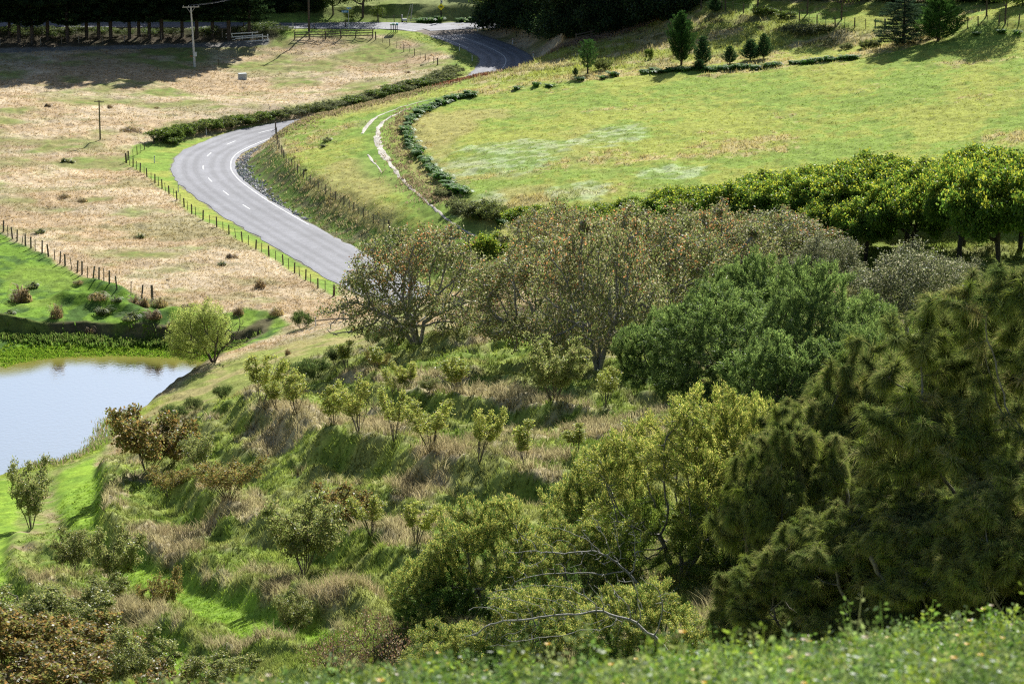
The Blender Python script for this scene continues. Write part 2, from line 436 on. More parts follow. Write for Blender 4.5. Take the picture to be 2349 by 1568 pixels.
M_GROUND = solid_mat('meadow ground', None, 1.0, .05, .76, 1.24, (.9, 4.0), bump=.9, bscale=2.6)
M_GRASS = leaf_mat('grass blades', .45, 0, .55, (1.15, 1.15, 1.0))
M_LEAF = leaf_mat('leaves', .5, .004, .5)
M_SOFT = leaf_mat('thin leaves', .62, .003, .5)
M_GLEAF = leaf_mat('glossy leaves', .48, .0045, .5, (1.5, 1.45, 1.05))
M_NEEDLE = leaf_mat('needles', .39, 0, .5, (1.35, 1.35, .9))
M_BARK = solid_mat('bark', None, .9, .2, .6, 1.4, (6.0,), bump=.6, bscale=14)
M_WOOD = solid_mat('weathered timber', None, .9, .2, .65, 1.35, (5.0,), bump=.4, bscale=30)
M_PAINT = solid_mat('painted surface', None, .5, .4, .85, 1.1, (4.0,))
M_METAL = solid_mat('galvanised wire', (.35, .36, .37), .4, .5, .9, 1.1, (4.0,), metallic=.7)
M_ROCK = solid_mat('broken rock', None, .9, .3, .7, 1.3, (5.0,), bump=.5, bscale=12)

def road_mat():
    m, nt, out = new_mat('chip seal')
    b = N(nt, 'ShaderNodeBsdfPrincipled', Roughness=.75); b.inputs['Specular IOR Level'].default_value = .45
    a = N(nt, 'ShaderNodeAttribute'); a.attribute_name = 'col'
    c = noise_mul(nt, a.outputs['Color'], (.35, 2.5, 14.0), .86, 1.14)
    nt.links.new(c, b.inputs['Base Color'])
    nz = N(nt, 'ShaderNodeTexNoise'); nz.inputs['Scale'].default_value = 40; tc = N(nt, 'ShaderNodeTexCoord')
    nt.links.new(tc.outputs['Object'], nz.inputs['Vector'])
    bp = N(nt, 'ShaderNodeBump', Strength=.5, Distance=.01); nt.links.new(nz.outputs['Fac'], bp.inputs['Height']); nt.links.new(bp.outputs[0], b.inputs['Normal'])
    nt.links.new(b.outputs[0], out.inputs['Surface']); return m
M_ROAD = road_mat()
def line_mat():
    m, nt, out = new_mat('worn road paint')
    b = N(nt, 'ShaderNodeBsdfPrincipled', Roughness=.7)
    r = N(nt, 'ShaderNodeRGB'); r.outputs[0].default_value = (.75, .75, .73, 1)
    nt.links.new(noise_mul(nt, r.outputs[0], (1.5, 9.0), .8, 1.1), b.inputs['Base Color'])
    nt.links.new(b.outputs[0], out.inputs['Surface']); return m
M_LINE = line_mat()
def water_mat():
    m, nt, out = new_mat('pond water')
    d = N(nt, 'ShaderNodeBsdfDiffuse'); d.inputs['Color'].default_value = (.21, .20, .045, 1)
    g = N(nt, 'ShaderNodeBsdfGlossy', Roughness=.06); g.inputs['Color'].default_value = (1, 1, 1, 1)
    tc = N(nt, 'ShaderNodeTexCoord'); mp = N(nt, 'ShaderNodeMapping'); mp.inputs['Scale'].default_value = (1, .7, 1)
    nt.links.new(tc.outputs['Object'], mp.inputs['Vector'])
    n1 = N(nt, 'ShaderNodeTexNoise'); n1.inputs['Scale'].default_value = 2.6; n1.inputs['Detail'].default_value = 4
    nt.links.new(mp.outputs[0], n1.inputs['Vector'])
    bp = N(nt, 'ShaderNodeBump', Strength=.4, Distance=.04); nt.links.new(n1.outputs['Fac'], bp.inputs['Height'])
    nt.links.new(bp.outputs[0], g.inputs['Normal'])
    fr = N(nt, 'ShaderNodeFresnel', IOR=1.5); nt.links.new(bp.outputs[0], fr.inputs['Normal'])
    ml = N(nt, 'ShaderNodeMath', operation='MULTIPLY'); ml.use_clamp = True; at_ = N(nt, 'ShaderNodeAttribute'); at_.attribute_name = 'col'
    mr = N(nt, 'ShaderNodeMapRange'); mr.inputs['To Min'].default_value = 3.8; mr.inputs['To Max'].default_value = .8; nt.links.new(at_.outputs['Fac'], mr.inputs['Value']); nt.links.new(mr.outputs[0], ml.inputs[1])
    nt.links.new(fr.outputs[0], ml.inputs[0]); mx = N(nt, 'ShaderNodeMixShader'); nt.links.new(ml.outputs[0], mx.inputs[0])
    nt.links.new(d.outputs[0], mx.inputs[1]); nt.links.new(g.outputs[0], mx.inputs[2]); nt.links.new(mx.outputs[0], out.inputs['Surface']); return m
M_WATER = water_mat()

# ------------------------------------------------------------ what grows where
def UP(L, z=None):
    L = np.array(L, float)
    if L.shape[1] == 3: return Pz(L[:, 0], L[:, 1], L[:, 2])
    return T(L[:, 0], L[:, 1])[:, :2]
R_FIELD = UP([(646,300,3.6),(700,267,4),(847,236,5),(948,212,5.7),(1032,186,6.4),(1102,170,7),(1213,131,7.4),(1340,98,9.4),(1450,70,11),(1560,40,13),(1700,20,14.5),(2349,10,18),
              (3000,10,20),(3000,700,17),(2400,720,13),(1700,700,8.5),(1150,640,4),(960,580,2.6),(893,528,1.6),(787,470,2.1),(740,445,2.5),(690,405,2.7),(655,355,3.1)])
R_ROUGH = UP([(1060,178),(1213,133),(1340,100),(1450,72),(1560,42),(1700,25),(2030,70),(2030,92),(1800,110),(1650,130),(1500,152),(1330,166),(1200,182),(1100,190)])
R_LOW = UP([(-300,420,.5),(0,536,-.6),(82,580,-.8),(193,635,-1),(260,662,-1.2),(348,692,-1.5),(405,712,-1.6),(500,724,-1.8),(560,716,-1.7),(640,724,-1.5),(660,745,-1.4),(600,800,-2.6),(500,850,-3.8),
            (380,905,-3.8),(315,935,-3.6),(400,905,-2.4),(330,945,-3.2),(262,990,-3.5),(235,1040,-3.5),(150,1075,-3.5),(0,1100,-3.5),(-300,1120,-3.5)])
R_SLOPE = UP([(840,738,1),(700,775,0),(600,800,-1),(500,838,-1.7),(430,872,-2.2),(330,925,-3.3),(330,960,-2.6),(420,935,-1),(520,905,.7),(620,865,2.),(700,825,2.5),(780,790,3.4),(870,765,3.5)])
R_MOW = [UP(L) for L in R_MOWP]
R_SH = UP([(-300,1070),(150,1055),(215,1040),(245,1060),(240,1120),(200,1230),(120,1290),(0,1330),(-300,1400)])
R_RIB = UP([(310,335),(360,325),(440,322),(560,292),(640,278),(632,300),(560,300),(470,325),(415,360),(410,400),(470,455),(560,518),(650,575),(740,622),(790,648),(770,680),(700,640),(580,565),(500,520),(440,487),(370,430),(290,372)])
R_ORCH = UP([(1300,640),(1700,560),(2100,470),(2600,420),(2600,800),(2300,690),(1960,640),(1700,660)])
TAN = (.43, .325, .20); TAN2 = (.51, .41, .275); OLV = (.235, .235, .08); YG = (.31, .335, .075); GR = (.145, .265, .045)
VIV = (.155, .265, .035); HG = (.13, .19, .03); BRN = (.16, .105, .065); SOIL = (.10, .075, .05)
def patches(x, y, P, feather=2.0):
    return sstep(-feather, feather*.5, sdist(x, y, P) + feather*1.6*(fbm(x, y, 2.5, 2, 77)-.5))
TRACK = [crom(UP([(1012,238),(981,240),(941,248),(908,262),(884,275),(871,288),(866,305),(866,326),(877,350),(894,373),(914,400),(931,420),(955,440),(972,457),(995,477),(1022,500),(1059,523),(1096,544)]), 1.0),
         crom(UP([(992,228),(972,232),(935,242),(907,249),(877,261),(857,273),(844,286),(831,304)]), 1.0),
         crom(UP([(844,353),(860,375),(876,397)]), 1.0)]
TRW = [(.55, 1.0, .42), (.35, .5, .35), (.3, .35, .25)]
CLOV = [(1165,352,132,30),(1400,311,90,22),(1535,395,75,16),(1330,435,90,14),(1110,460,70,22)]
CLOVW = [(T(u, v)[0], T(u+w, v)[0]) for u, v, w, h in CLOV]
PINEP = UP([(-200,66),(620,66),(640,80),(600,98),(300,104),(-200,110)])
LANE = UP([(-200,121),(0,116),(150,112),(300,108),(450,103),(600,97)])
def T_PINE_SHADE(x, y): return sstep(-1.5, 1, sdist(x, y, PINEP)+2*(fbm(x, y, 4, 2, 88)-.5))
def classify(x, y, z=None):
    """colour, grass height, dryness of the ground cover"""
    n = len(x)
    f1 = fbm(x, y, 11, 3, 1); f2 = fbm(x*.6, y, 3.2, 3, 2); f3 = fbm(x, y, 1.1, 2, 4)
    # left paddock: tan hay grass with green patches
    t = sstep(.36, .58, f1*.62 + f2*.38 + .06)
    tan = mix(TAN, TAN2, sstep(.4, .65, fbm(x*.5, y, 5, 2, 9)))*(.82+.36*fbm(x*.6+y*.2, y*.8, 7, 3, 29))[:, None]
    col = mix(mix(OLV, GR, sstep(.45, .7, f3)*.4), tan, t); h = .12 + .38*t; dry = t.copy()
    # long grey-green smears
    k = sstep(.56, .68, fbm(x*.4, y, 4.0, 3, 19))*.5; col = mix(col, (.24, .24, .10), k)
    # right hand field
    fm = patches(x, y, R_FIELD, 1.2)
    tn = sstep(.605, .70, fbm(x*.45, y*.8, 7, 3, 21)*.75+f3*.25)
    fc = mix(YG, (.215, .295, .06), sstep(.40, .62, fbm(x, y, 9, 3, 23)*.6+f3*.4)); fc = mix(fc, (.43, .34, .17), tn*.8)
    edge = sstep(.6, 0, (x - (-2.0)) / 30)*sstep(330, 350, y); fc = mix(fc, (.36, .31, .12), edge*sstep(.44, .6, f1)*.7)
    col = mix(col, fc, fm); h = h*(1-fm) + (.13+.2*tn)*fm; dry = dry*(1-fm)+tn*fm
    rg = patches(x, y, R_ROUGH, 2.5); rc = mix(mix(YG, (.24, .27, .08), f2), (.40, .33, .18), sstep(.50, .66, f2)*.8); rc = mix(rc, (.17, .16, .06), sstep(.62, .70, fbm(x, y, 2.2, 3, 33)))
    col = mix(col, rc, rg); h = h*(1-rg)+.45*rg; dry = dry*(1-rg)+.5*rg
    # pond flat and mown strips
    lo = patches(x, y, R_LOW, .7); lc = mix(VIV, (.075, .14, .03), sstep(.42, .60, fbm(x, y, 1.6, 3, 24))); lc = mix(lc, (.22, .30, .05), sstep(.55, .7, f1)*.6)
    col = mix(col, lc, lo); h = h*(1-lo)+.22*lo; dry = dry*(1-lo)
    # near hillside
    hm = hillmask(x, y); st = fbm(x*.9+y*.5, y*.35-x*.25, 2.4, 3, 51); hb = fbm(x, y, 8, 2, 52)
    hc = mix((.15, .21, .04), (.25, .30, .07), sstep(.40, .65, f3*.5+f2*.5)); hc = mix(hc, (.30, .29, .12), sstep(.45, .7, fbm(x, y, 5, 2, 57))*.5); _, tt_, tg_ = terr(x, y); ht = sstep(.53, .66, st*.55+hb*.45 + .13*tt_ - .14*tg_ - .02)
    hc = mix(hc, mix((.45, .36, .25), (.37, .28, .20), sstep(.4, .6, f2)), ht*.7)
    col = mix(col, hc, hm); h = h*(1-hm)+(.42+.22*ht)*hm; dry = dry*(1-hm)+ht*hm
    sl = patches(x, y, R_SLOPE, 1.5); col = mix(col, mix((.24, .27, .07), (.33, .29, .12), sstep(.45, .6, f2)), sl); h = h*(1-sl)+.18*sl; dry = dry*(1-sl)+.3*sl
    shp = patches(x, y, R_SH, 1.5); col = mix(col, mix(mix(VIV, OLV, f3), (.33, .27, .15), sstep(.58, .68, f2)), shp); h = h*(1-shp)+.2*shp; dry = dry*(1-shp)
    for Pm in R_MOW:
        mo = patches(x, y, Pm, .6); col = mix(col, mix(VIV, (.24, .35, .04), f3), mo); h = h*(1-mo)+.16*mo; dry = dry*(1-mo)
    oc = patches(x, y, R_ORCH, 4); col = mix(col, mix((.16, .24, .03), OLV, f2), oc*.8)
    # road verges
    d, rz, side, arc = seg_dist(x, y, ROAD); rb = patches(x, y, R_RIB, .7)*(d > HW-.5)
    col = mix(col, mix((.20, .295, .055), YG, sstep(.4, .65, f2)), rb); h = h*(1-rb)+.15*rb; dry = dry*(1-rb)
    bank = sstep(11, 9.0, d)*(side > 0)*(fm < .9)*(y < 410)*(1-hm)*(1-lo); col = mix(col, mix((.11, .19, .03), (.10, .11, .045), sstep(.5, .66, f3)), bank*.9)
    vg = sstep(10, 7.5, d)*(y > 446)*(side < 0)*(1-rg); col = mix(col, mix(GR, YG, f3), vg*.9)
    d2, _, s2, _ = seg_dist(x, y, SIDE); v2 = sstep(9, 6, d2)*(y > 495); col = mix(col, mix(YG, GR, f3), v2)
    be = (y > 512)*(d2 > 5); col = mix(col, mix((.20, .26, .06), (.11, .17, .04), f1), be*.8)
    lit = T_PINE_SHADE(x, y); col = mix(col, (.05, .042, .03), lit*.9); h = h*(1-lit*.7)  # needle litter, darkened to put the pines' shade into the ground colour
    ln = sstep(1.5, .9, seg_dist(x, y, LANE)[0]+.5*(f3-.5)); col = mix(col, (.21, .20, .18), ln); h = h*(1-ln)
    nr = sstep(62, 50, y); col = mix(col, mix((.13, .23, .035), (.2, .27, .04), f3), nr)
    # gravel at the seal edge
    for RR, hw in ((ROAD, HW), (SIDE, HWS)):
        dd = d if RR is ROAD else d2
        gv = sstep(hw+.55, hw+.1, dd+.7*(f3-.5)); col = mix(col, (.22, .19, .16), gv); h = h*(1-gv)
    # scarp faces: bare soil where the land is steep
    if z is not None: pass
    m = (y > 255) & (y < 335) & (x < 10)
    if m.any():
        s = sdist(x[m], y[m], BASIN); sc = np.zeros(n); sc[m] = sstep(-1.2, -.3, s)*sstep(1.2, .5, s)*sstep(.4, 1.2, base_z(x[m], y[m])+3.6)
        col = mix(col, mix(SOIL, (.12, .14, .04), sstep(.45, .6, f2)), sc*.85); h = h*(1-sc*.6)
        sp_ = np.full(n, 50.); sp_[m] = -sdist(x[m], y[m], POND)
        shore = sstep(3.5, 1.2, sp_)*lo; col = mix(col, (.24, .30, .04), shore*.8)
        mud = sstep(.35, -.1, sp_); col = mix(col, (.17, .16, .04), mud); h = h*(1-mud)
        h = np.where((sp_ > 0) & (sp_ < 4) & (lo > .5), .3, h)
    # wheel tracks
    for P, (w0, w1, w2) in zip(TRACK, TRW):
        mm = (x > P[:, 0].min()-4) & (x < P[:, 0].max()+4) & (y > P[:, 1].min()-4) & (y < P[:, 1].max()+4)
        if mm.any():
            dd = seg_dist(x[mm], y[mm], P)[0]; gg = np.zeros(n); gg[mm] = sstep(3.2, .8, dd); col = mix(col, GR, gg*.6); h = h*(1-gg*.7)
    # silver-green clover patches
    for a, b in CLOVW:
        rx = np.linalg.norm((b-a)[:2]); q = np.hypot((x-a[0])/rx, (y-a[1])/(rx*1.25)) + 1.1*(fbm(x*.6, y, 3.5, 3, 71)-.5)
        cl = sstep(1.0, .75, q); col = mix(col, mix((.42, .48, .30), (.20, .29, .09), sstep(.40, .58, fbm(x*.7, y, .9, 2, 72))), cl*.55)
    h = np.where((d < HW+.3) | (d2 < HWS+.3), 0, h)
    return col*(.9+.2*f3[:, None]), np.clip(h, 0, 1), dry

# ------------------------------------------------------------ the land as one sheet
def build_ground():
    ys = np.concatenate([-np.geomspace(300, 6, 14), np.arange(-4, 90, 1.5), np.arange(90, 255, .5), np.arange(255, 335, .33), np.arange(335, 520, .48), np.arange(521, 640, 2.5), np.geomspace(645, 3500, 26)])
    s = np.concatenate([-np.geomspace(1.5, .215, 34), np.linspace(-.21, .21, 620), np.geomspace(.215, 1.5, 34)])
    Y, Sx = np.meshgrid(ys, s, indexing='ij'); X = Sx*(np.maximum(np.abs(Y), 0)*.9 + 18); X = np.where(np.abs(Sx) > .215, Sx*(np.maximum(np.abs(Y), 150)*.9+18), X)
    X = np.where(np.abs(Sx) <= .215, Sx*(np.abs(Y)*.9+18+0), X)
    # keep columns ordered near the camera
    X = np.sort(X, axis=1)
    x = X.ravel(); y = Y.ravel(); z = zt(x, y); far = sstep(1400, 2500, np.abs(y)); z = z*(1-far)+60*far
    z = np.clip(z, -8, 140)
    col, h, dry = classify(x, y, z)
    nr, nc = X.shape; i = np.arange(nr*nc).reshape(nr, nc)
    F = np.stack([i[:-1, :-1], i[:-1, 1:], i[1:, 1:], i[1:, :-1]], -1).reshape(-1, 4)
    me = mesh_data('ground', np.stack([x, y, z], 1), F, M_GROUND, col, smooth=True)
    return tag(obj('ground', me), 'rolling farm pasture, dry tan grass left, green field right, rough grassy slope in front', 'ground', kind='structure')
build_ground()

# ------------------------------------------------------------ roads
def ribbon(P, l, r, dz, cols=None, n=8):
    """strip along P from offset -l to r (to the right of the direction of travel)"""
    P = np.asarray(P); t = np.gradient(P[:, :2], axis=0); t /= np.linalg.norm(t, axis=1)[:, None]+1e-9
    nr = np.stack([t[:, 1], -t[:, 0]], 1); k = np.linspace(-l, r, n)
    V = np.concatenate([np.concatenate([P[:, None, :2]+nr[:, None]*k[None, :, None]], 1), np.repeat(P[:, None, 2:3]+dz, n, 1)], 2)
    i = np.arange(len(P)*n).reshape(len(P), n)
    F = np.stack([i[:-1, :-1], i[:-1, 1:], i[1:, 1:], i[1:, :-1]], -1).reshape(-1, 4)[:, ::-1]
    return V.reshape(-1, 3), F, np.tile(k, len(P))
def asphalt(k, x, y):
    base = np.array([.175, .175, .19]); wheel = np.exp(-((np.abs(np.abs(k)-1.9)-.75)/.35)**2)
    c = base[None]*(1.08-.36*wheel[:, None])*(.86+.28*fbm(x, y, 6, 3, 91)[:, None])*(1+.12*(fbm(x, y, 22, 2, 93)[:, None] > .55))
    return c
V, F, k = ribbon(ROAD, HW+.25, HW+.25, 0, n=24)
ed = (np.abs(k) > HW+.1); V[ed, 2] -= .05
c0 = np.repeat(ROAD[:, :2], 24, 0); q = (fbm(V[:, 0], V[:, 1], 1.3, 3, 94)-.5)*.9; V[ed, :2] += ((V[:, :2]-c0)/HW*q[:, None])[ed]
tag(obj('road', mesh_data('road', V, F, M_ROAD, asphalt(k, V[:, 0], V[:, 1]), True)), 'grey two lane road curving down the valley past the paddock', 'road', kind='structure')
V, F, k = ribbon(SIDE, HWS, HWS, -.012, n=12)
tag(obj('side_road', mesh_data('side_road', V, F, M_ROAD, asphalt(k, V[:, 0], V[:, 1])*1.05, True)), 'straight grey side road running behind the dark pines', 'road', kind='structure')
V, F, k = ribbon(BRAN, 4.4, 4.4, -.02, n=10)
tag(obj('junction', mesh_data('junction', V, F, M_ROAD, asphalt(k, V[:, 0], V[:, 1])*1.02, True)), 'pale wide mouth of the road junction', 'road', kind='structure')
# pale chalky wheel ruts of the farm track
for P, ws, lab in ((TRACK[0], [.25, .5, .95, .95, .55, .40, .35, .30, .28], 'main pale wheel rut of the farm track curving round the field'), (TRACK[1], [.12, .3, .45, .7, .75, .45], 'second pale wheel rut beside the main one'), (TRACK[2], [.2, .35, .1, .3], 'short broken wheel rut in the green track')):
    Pz_ = np.concatenate([P, zt(P[:, 0], P[:, 1], False)[:, None]], 1); n_ = len(P); t = np.gradient(P, axis=0); t /= np.linalg.norm(t, axis=1)[:, None]+1e-9; nr = np.stack([t[:, 1], -t[:, 0]], 1); q = np.linspace(0, 1, n_)
    w = .68*np.interp(q, np.linspace(0, 1, len(ws)), ws); a1 = w*(.1+1.2*fbm(P[:, 0], P[:, 1], 1.0, 2, 3)); a2 = w*(.1+1.2*fbm(P[:, 0], P[:, 1], .8, 2, 9)); rows = [P-nr*a1[:, None], P-nr*a1[:, None]*.4, P+nr*a2[:, None]*.4, P+nr*a2[:, None]]
    V = np.stack([np.concatenate([r, (zt(r[:, 0], r[:, 1])+(.05 if j in (1, 2) else .02))[:, None]], 1) for j, r in enumerate(rows)], 1); i = np.arange(n_*4).reshape(n_, 4)
    F = np.stack([i[:-1, :-1], i[:-1, 1:], i[1:, 1:], i[1:, :-1]], -1).reshape(-1, 4)[:, ::-1]; V = V.reshape(-1, 3); c = np.array([.52, .475, .39])[None]*(.7+.6*fbm(V[:, 0], V[:, 1], .9, 2, 4))[:, None]
    tag(obj('wheel_rut', mesh_data('wheel_rut', V, F, M_ROCK, c)), lab, 'track', kind='structure')
# painted lines
def line(P, off, w, dz=.012):
    V, F, _ = ribbon(P, -(off-w/2), off+w/2, dz, n=2); return V, F
def arcsub(P, a, b):
    s = np.concatenate([[0], np.cumsum(np.linalg.norm(np.diff(P[:, :2], axis=0), axis=1))])
    q = np.linspace(a, b, max(2, int((b-a)/1.0)+1)); return np.stack([np.interp(q, s, P[:, i]) for i in range(3)], 1)
def arc_at(u, v, z):
    p = Pz(u, v, z); return float(seg_dist(np.array([p[0]]), np.array([p[1]]), ROAD)[3][0])
G = Geo()
for (u, v, z) in [(607,301,.3),(530,327,.1),(479,354,0),(466,384,0),(482,412,0),(518,442,0),(565,474,-.2)]:
    a = arc_at(u, v, z); V, F = line(arcsub(ROAD, a-1.5, a+1.5), 0, .16); G.add(V, F)
a0 = arc_at(980, 66, 6.0); a1 = arc_at(1150, 158, 3.9); V, F = line(arcsub(ROAD, a0, a1), 0, .14); G.add(V, F)
G.obj('centre_line', M_LINE); tag(bpy.data.objects['centre_line'], 'white painted centre dashes and solid line on the road', 'road marking', kind='structure')
G = Geo()
a0 = arc_at(622, 300, .3); a1 = arc_at(640, 520, -.4); V, F = line(arcsub(ROAD, a0, a1), -3.75, .15); G.add(V, F)
a0 = arc_at(790, 58, 6.3); a1 = arc_at(1120, 108, 5.); V, F = line(arcsub(ROAD, a0, a1), 3.5, .16); G.add(V, F)
G.obj('edge_line', M_LINE); tag(bpy.data.objects['edge_line'], 'white painted edge line along the road side', 'road marking', kind='structure')
# pond
gx = np.arange(BASIN[:, 0].min(), BASIN[:, 0].max()+1, 1.0); gy = np.arange(BASIN[:, 1].min(), BASIN[:, 1].max()+1, 1.0); GX, GY = np.meshgrid(gx, gy, indexing='ij')
i = np.arange(GX.size).reshape(GX.shape); Fq = np.stack([i[:-1, :-1], i[1:, :-1], i[1:, 1:], i[:-1, 1:]], -1).reshape(-1, 4)
ins = sdist(GX.ravel(), GY.ravel(), BASIN) > -1.0; Fq = Fq[ins[Fq].all(1)]
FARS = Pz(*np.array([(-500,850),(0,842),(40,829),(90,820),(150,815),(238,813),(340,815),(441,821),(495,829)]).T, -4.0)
ds = seg_dist(GX.ravel(), GY.ravel(), FARS)[0]; sh = sstep(6.5, 1.5, ds + 1.5*(fbm(GX.ravel(), GY.ravel(), 4, 2, 5)-.5))  # yellowish band by the far shore: bank reflection put into the water colour
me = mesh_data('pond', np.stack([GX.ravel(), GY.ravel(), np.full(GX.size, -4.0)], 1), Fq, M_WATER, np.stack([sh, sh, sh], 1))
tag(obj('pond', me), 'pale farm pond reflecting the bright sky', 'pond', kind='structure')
# ------------------------------------------------------------ plant building
def colonize(A, seedP, step=.35, infl=3.0, kill=.6, iters=120, rng=None, tropism=0.0):
    """space colonisation: grow branches from seedP (list of points, chained) towards attractors A"""
    chains = seedP if isinstance(seedP[0], list) else [seedP]
    P = [np.array(p, float) for p in chains[0]]; par = [-1] + list(range(len(P)-1))
    for c in chains[1:]:
        for j, p in enumerate(c): P.append(np.array(p, float)); par.append(0 if j == 0 else len(P)-2)
    A = A.copy(); near = np.full(len(A), 1e9); ni = np.zeros(len(A), int)
    def upd(k0):
        Q = np.array(P[k0:])
        d = np.linalg.norm(A[:, None]-Q[None], axis=2); j = d.argmin(1); dm = d[np.arange(len(A)), j]
        m = dm < near; near[m] = dm[m]; ni[m] = j[m]+k0
    upd(0)
    for it in range(iters):
        if not len(A): break
        m = near < infl
        if not m.any(): m = near < near.min()*1.05+.01
        groups = {}
        idx = ni[m]; vec = A[m]-np.array(P)[idx]; vec /= np.linalg.norm(vec, axis=1)[:, None]+1e-9
        S_ = np.zeros((len(P), 3)); np.add.at(S_, idx, vec); k0 = len(P); PP = np.array(P)
        for i in np.unique(idx):
            v = S_[i]/(np.linalg.norm(S_[i])+1e-9) + rng.normal(0, .12, 3); v[2] += tropism
            q = PP[i] + v/np.linalg.norm(v)*step; P.append(q); par.append(i)
        upd(k0)
        keep = near > kill; A = A[keep]; near = near[keep]; ni = ni[keep]
        if len(P) > 5000: break
    return np.array(P), np.array(par)
def skeleton(P, par, rtip, ex=2.4, rmax=None):
    n = len(P); r = np.zeros(n); cnt = np.zeros(n); ch = np.zeros(n, int)
    for i in range(n-1, 0, -1):
        if cnt[i] == 0: cnt[i] = 1; r[i] = rtip**ex
        cnt[par[i]] += cnt[i]; r[par[i]] += r[i]; ch[par[i]] += 1
    r = (r+1e-12)**(1/ex)
    if rmax: r = np.where(r > rmax*.25, rmax*.25+(r-rmax*.25)*(rmax*.75)/max(r.max()-rmax*.25, 1e-6), r) if r.max() > rmax else r
    return r, cnt
def limbs(P, par, r, rmin=0.0, sides=5):
    i = np.arange(1, len(P)); i = i[r[i] > rmin]; p0 = P[par[i]]; p1 = P[i]; r0 = np.minimum(r[par[i]], r[i]*1.5); r1 = r[i]
    d = p1-p0; d /= np.linalg.norm(d, axis=1)[:, None]+1e-9
    up = np.where(np.abs(d[:, 2:3]) > .9, [[1., 0, 0]], [[0, 0, 1.]]); a = np.cross(d, up); a /= np.linalg.norm(a, axis=1)[:, None]; b = np.cross(d, a)
    t = np.arange(sides)*2*math.pi/sides; c = np.cos(t)[None, :, None]; s = np.sin(t)[None, :, None]
    ring = a[:, None]*c + b[:, None]*s
    V = np.concatenate([(p0-d*r0[:, None]*.3)[:, None]+ring*r0[:, None, None], (p1+d*r1[:, None]*.3)[:, None]+ring*r1[:, None, None]], 1)
    m = len(i); o = (np.arange(m)*2*sides)[:, None]; k = np.arange(sides); k2 = (k+1) % sides
    F = np.stack([o+k, o+k2, o+sides+k2, o+sides+k], -1).reshape(-1, 4)
    return V.reshape(-1, 3), F
def rvec(rng, n):
    v = rng.normal(0, 1, (n, 3)); return v/np.linalg.norm(v, axis=1)[:, None]
def leaf_quads(C, L, W, rng, axis=None, flat=0.0):
    """rhombic leaves at C; axis: preferred long direction; flat 0..1: how much leaves lie level"""
    n = len(C); a = rvec(rng, n)
    if axis is not None: a = a*.8+axis; a /= np.linalg.norm(a, axis=1)[:, None]
    q = rvec(rng, n); q[:, 2] *= (1-flat); b = np.cross(a, np.cross(q, a)); b /= np.linalg.norm(b, axis=1)[:, None]+1e-9
    L = np.broadcast_to(L, n)[:, None]*rng.uniform(.7, 1.3, (n, 1)); W = np.broadcast_to(W, n)[:, None]*rng.uniform(.7, 1.3, (n, 1))
    V = np.stack([C, C+a*L*.5+b*W*.5, C+a*L, C+a*L*.5-b*W*.5], 1).reshape(-1, 3)
    return V, np.arange(4*n).reshape(n, 4)
def pick(rng, n, cols, w, jit=.18):
    cols = np.array(cols, float); w = np.array(w, float); k = rng.choice(len(cols), n, p=w/w.sum())
    return cols[k]*rng.uniform(1-jit, 1+jit, (n, 1))*rng.uniform(.94, 1.06, (n, 3))
def blob_pts(rng, blobs, n, shell=.5):
    """points in a union of ellipsoids (x,y,z,rx,ry,rz)"""
    B = np.array(blobs, float); vol = (B[:, 3]*B[:, 4]*B[:, 5])**.8; k = rng.choice(len(B), n, p=vol/vol.sum())
    v = rvec(rng, n)*(rng.uniform(0, 1, (n, 1))**shell)
    return B[k, :3]+v*B[k, 3:]
BARKC = (.13, .115, .095)
def crown_blobs(rng, R, h0, h1, k, flat=.55, r=(.28, .45)):
    """k lumps spread over a dome of radius R between heights h0 and h1"""
    out = []
    for i in range(k):
        a = 2.4*i+rng.uniform(-.4, .4); q = math.sqrt((i+.5)/k)*.78; rr = R*rng.uniform(*r)
        z = h0 + (h1-h0)*(1-flat*q*q)*rng.uniform(.72, .98) - rr*.55
        out.append((R*q*math.cos(a), R*q*math.sin(a), max(z, h0+.3*rr), rr, rr, rr*.72))
        if q > .35 and rng.uniform() < .7: out.append((R*q*.8*math.cos(a+.5), R*q*.8*math.sin(a+.5), h0+(z-h0)*.35, rr*.9, rr*.9, rr*.6))
    return out
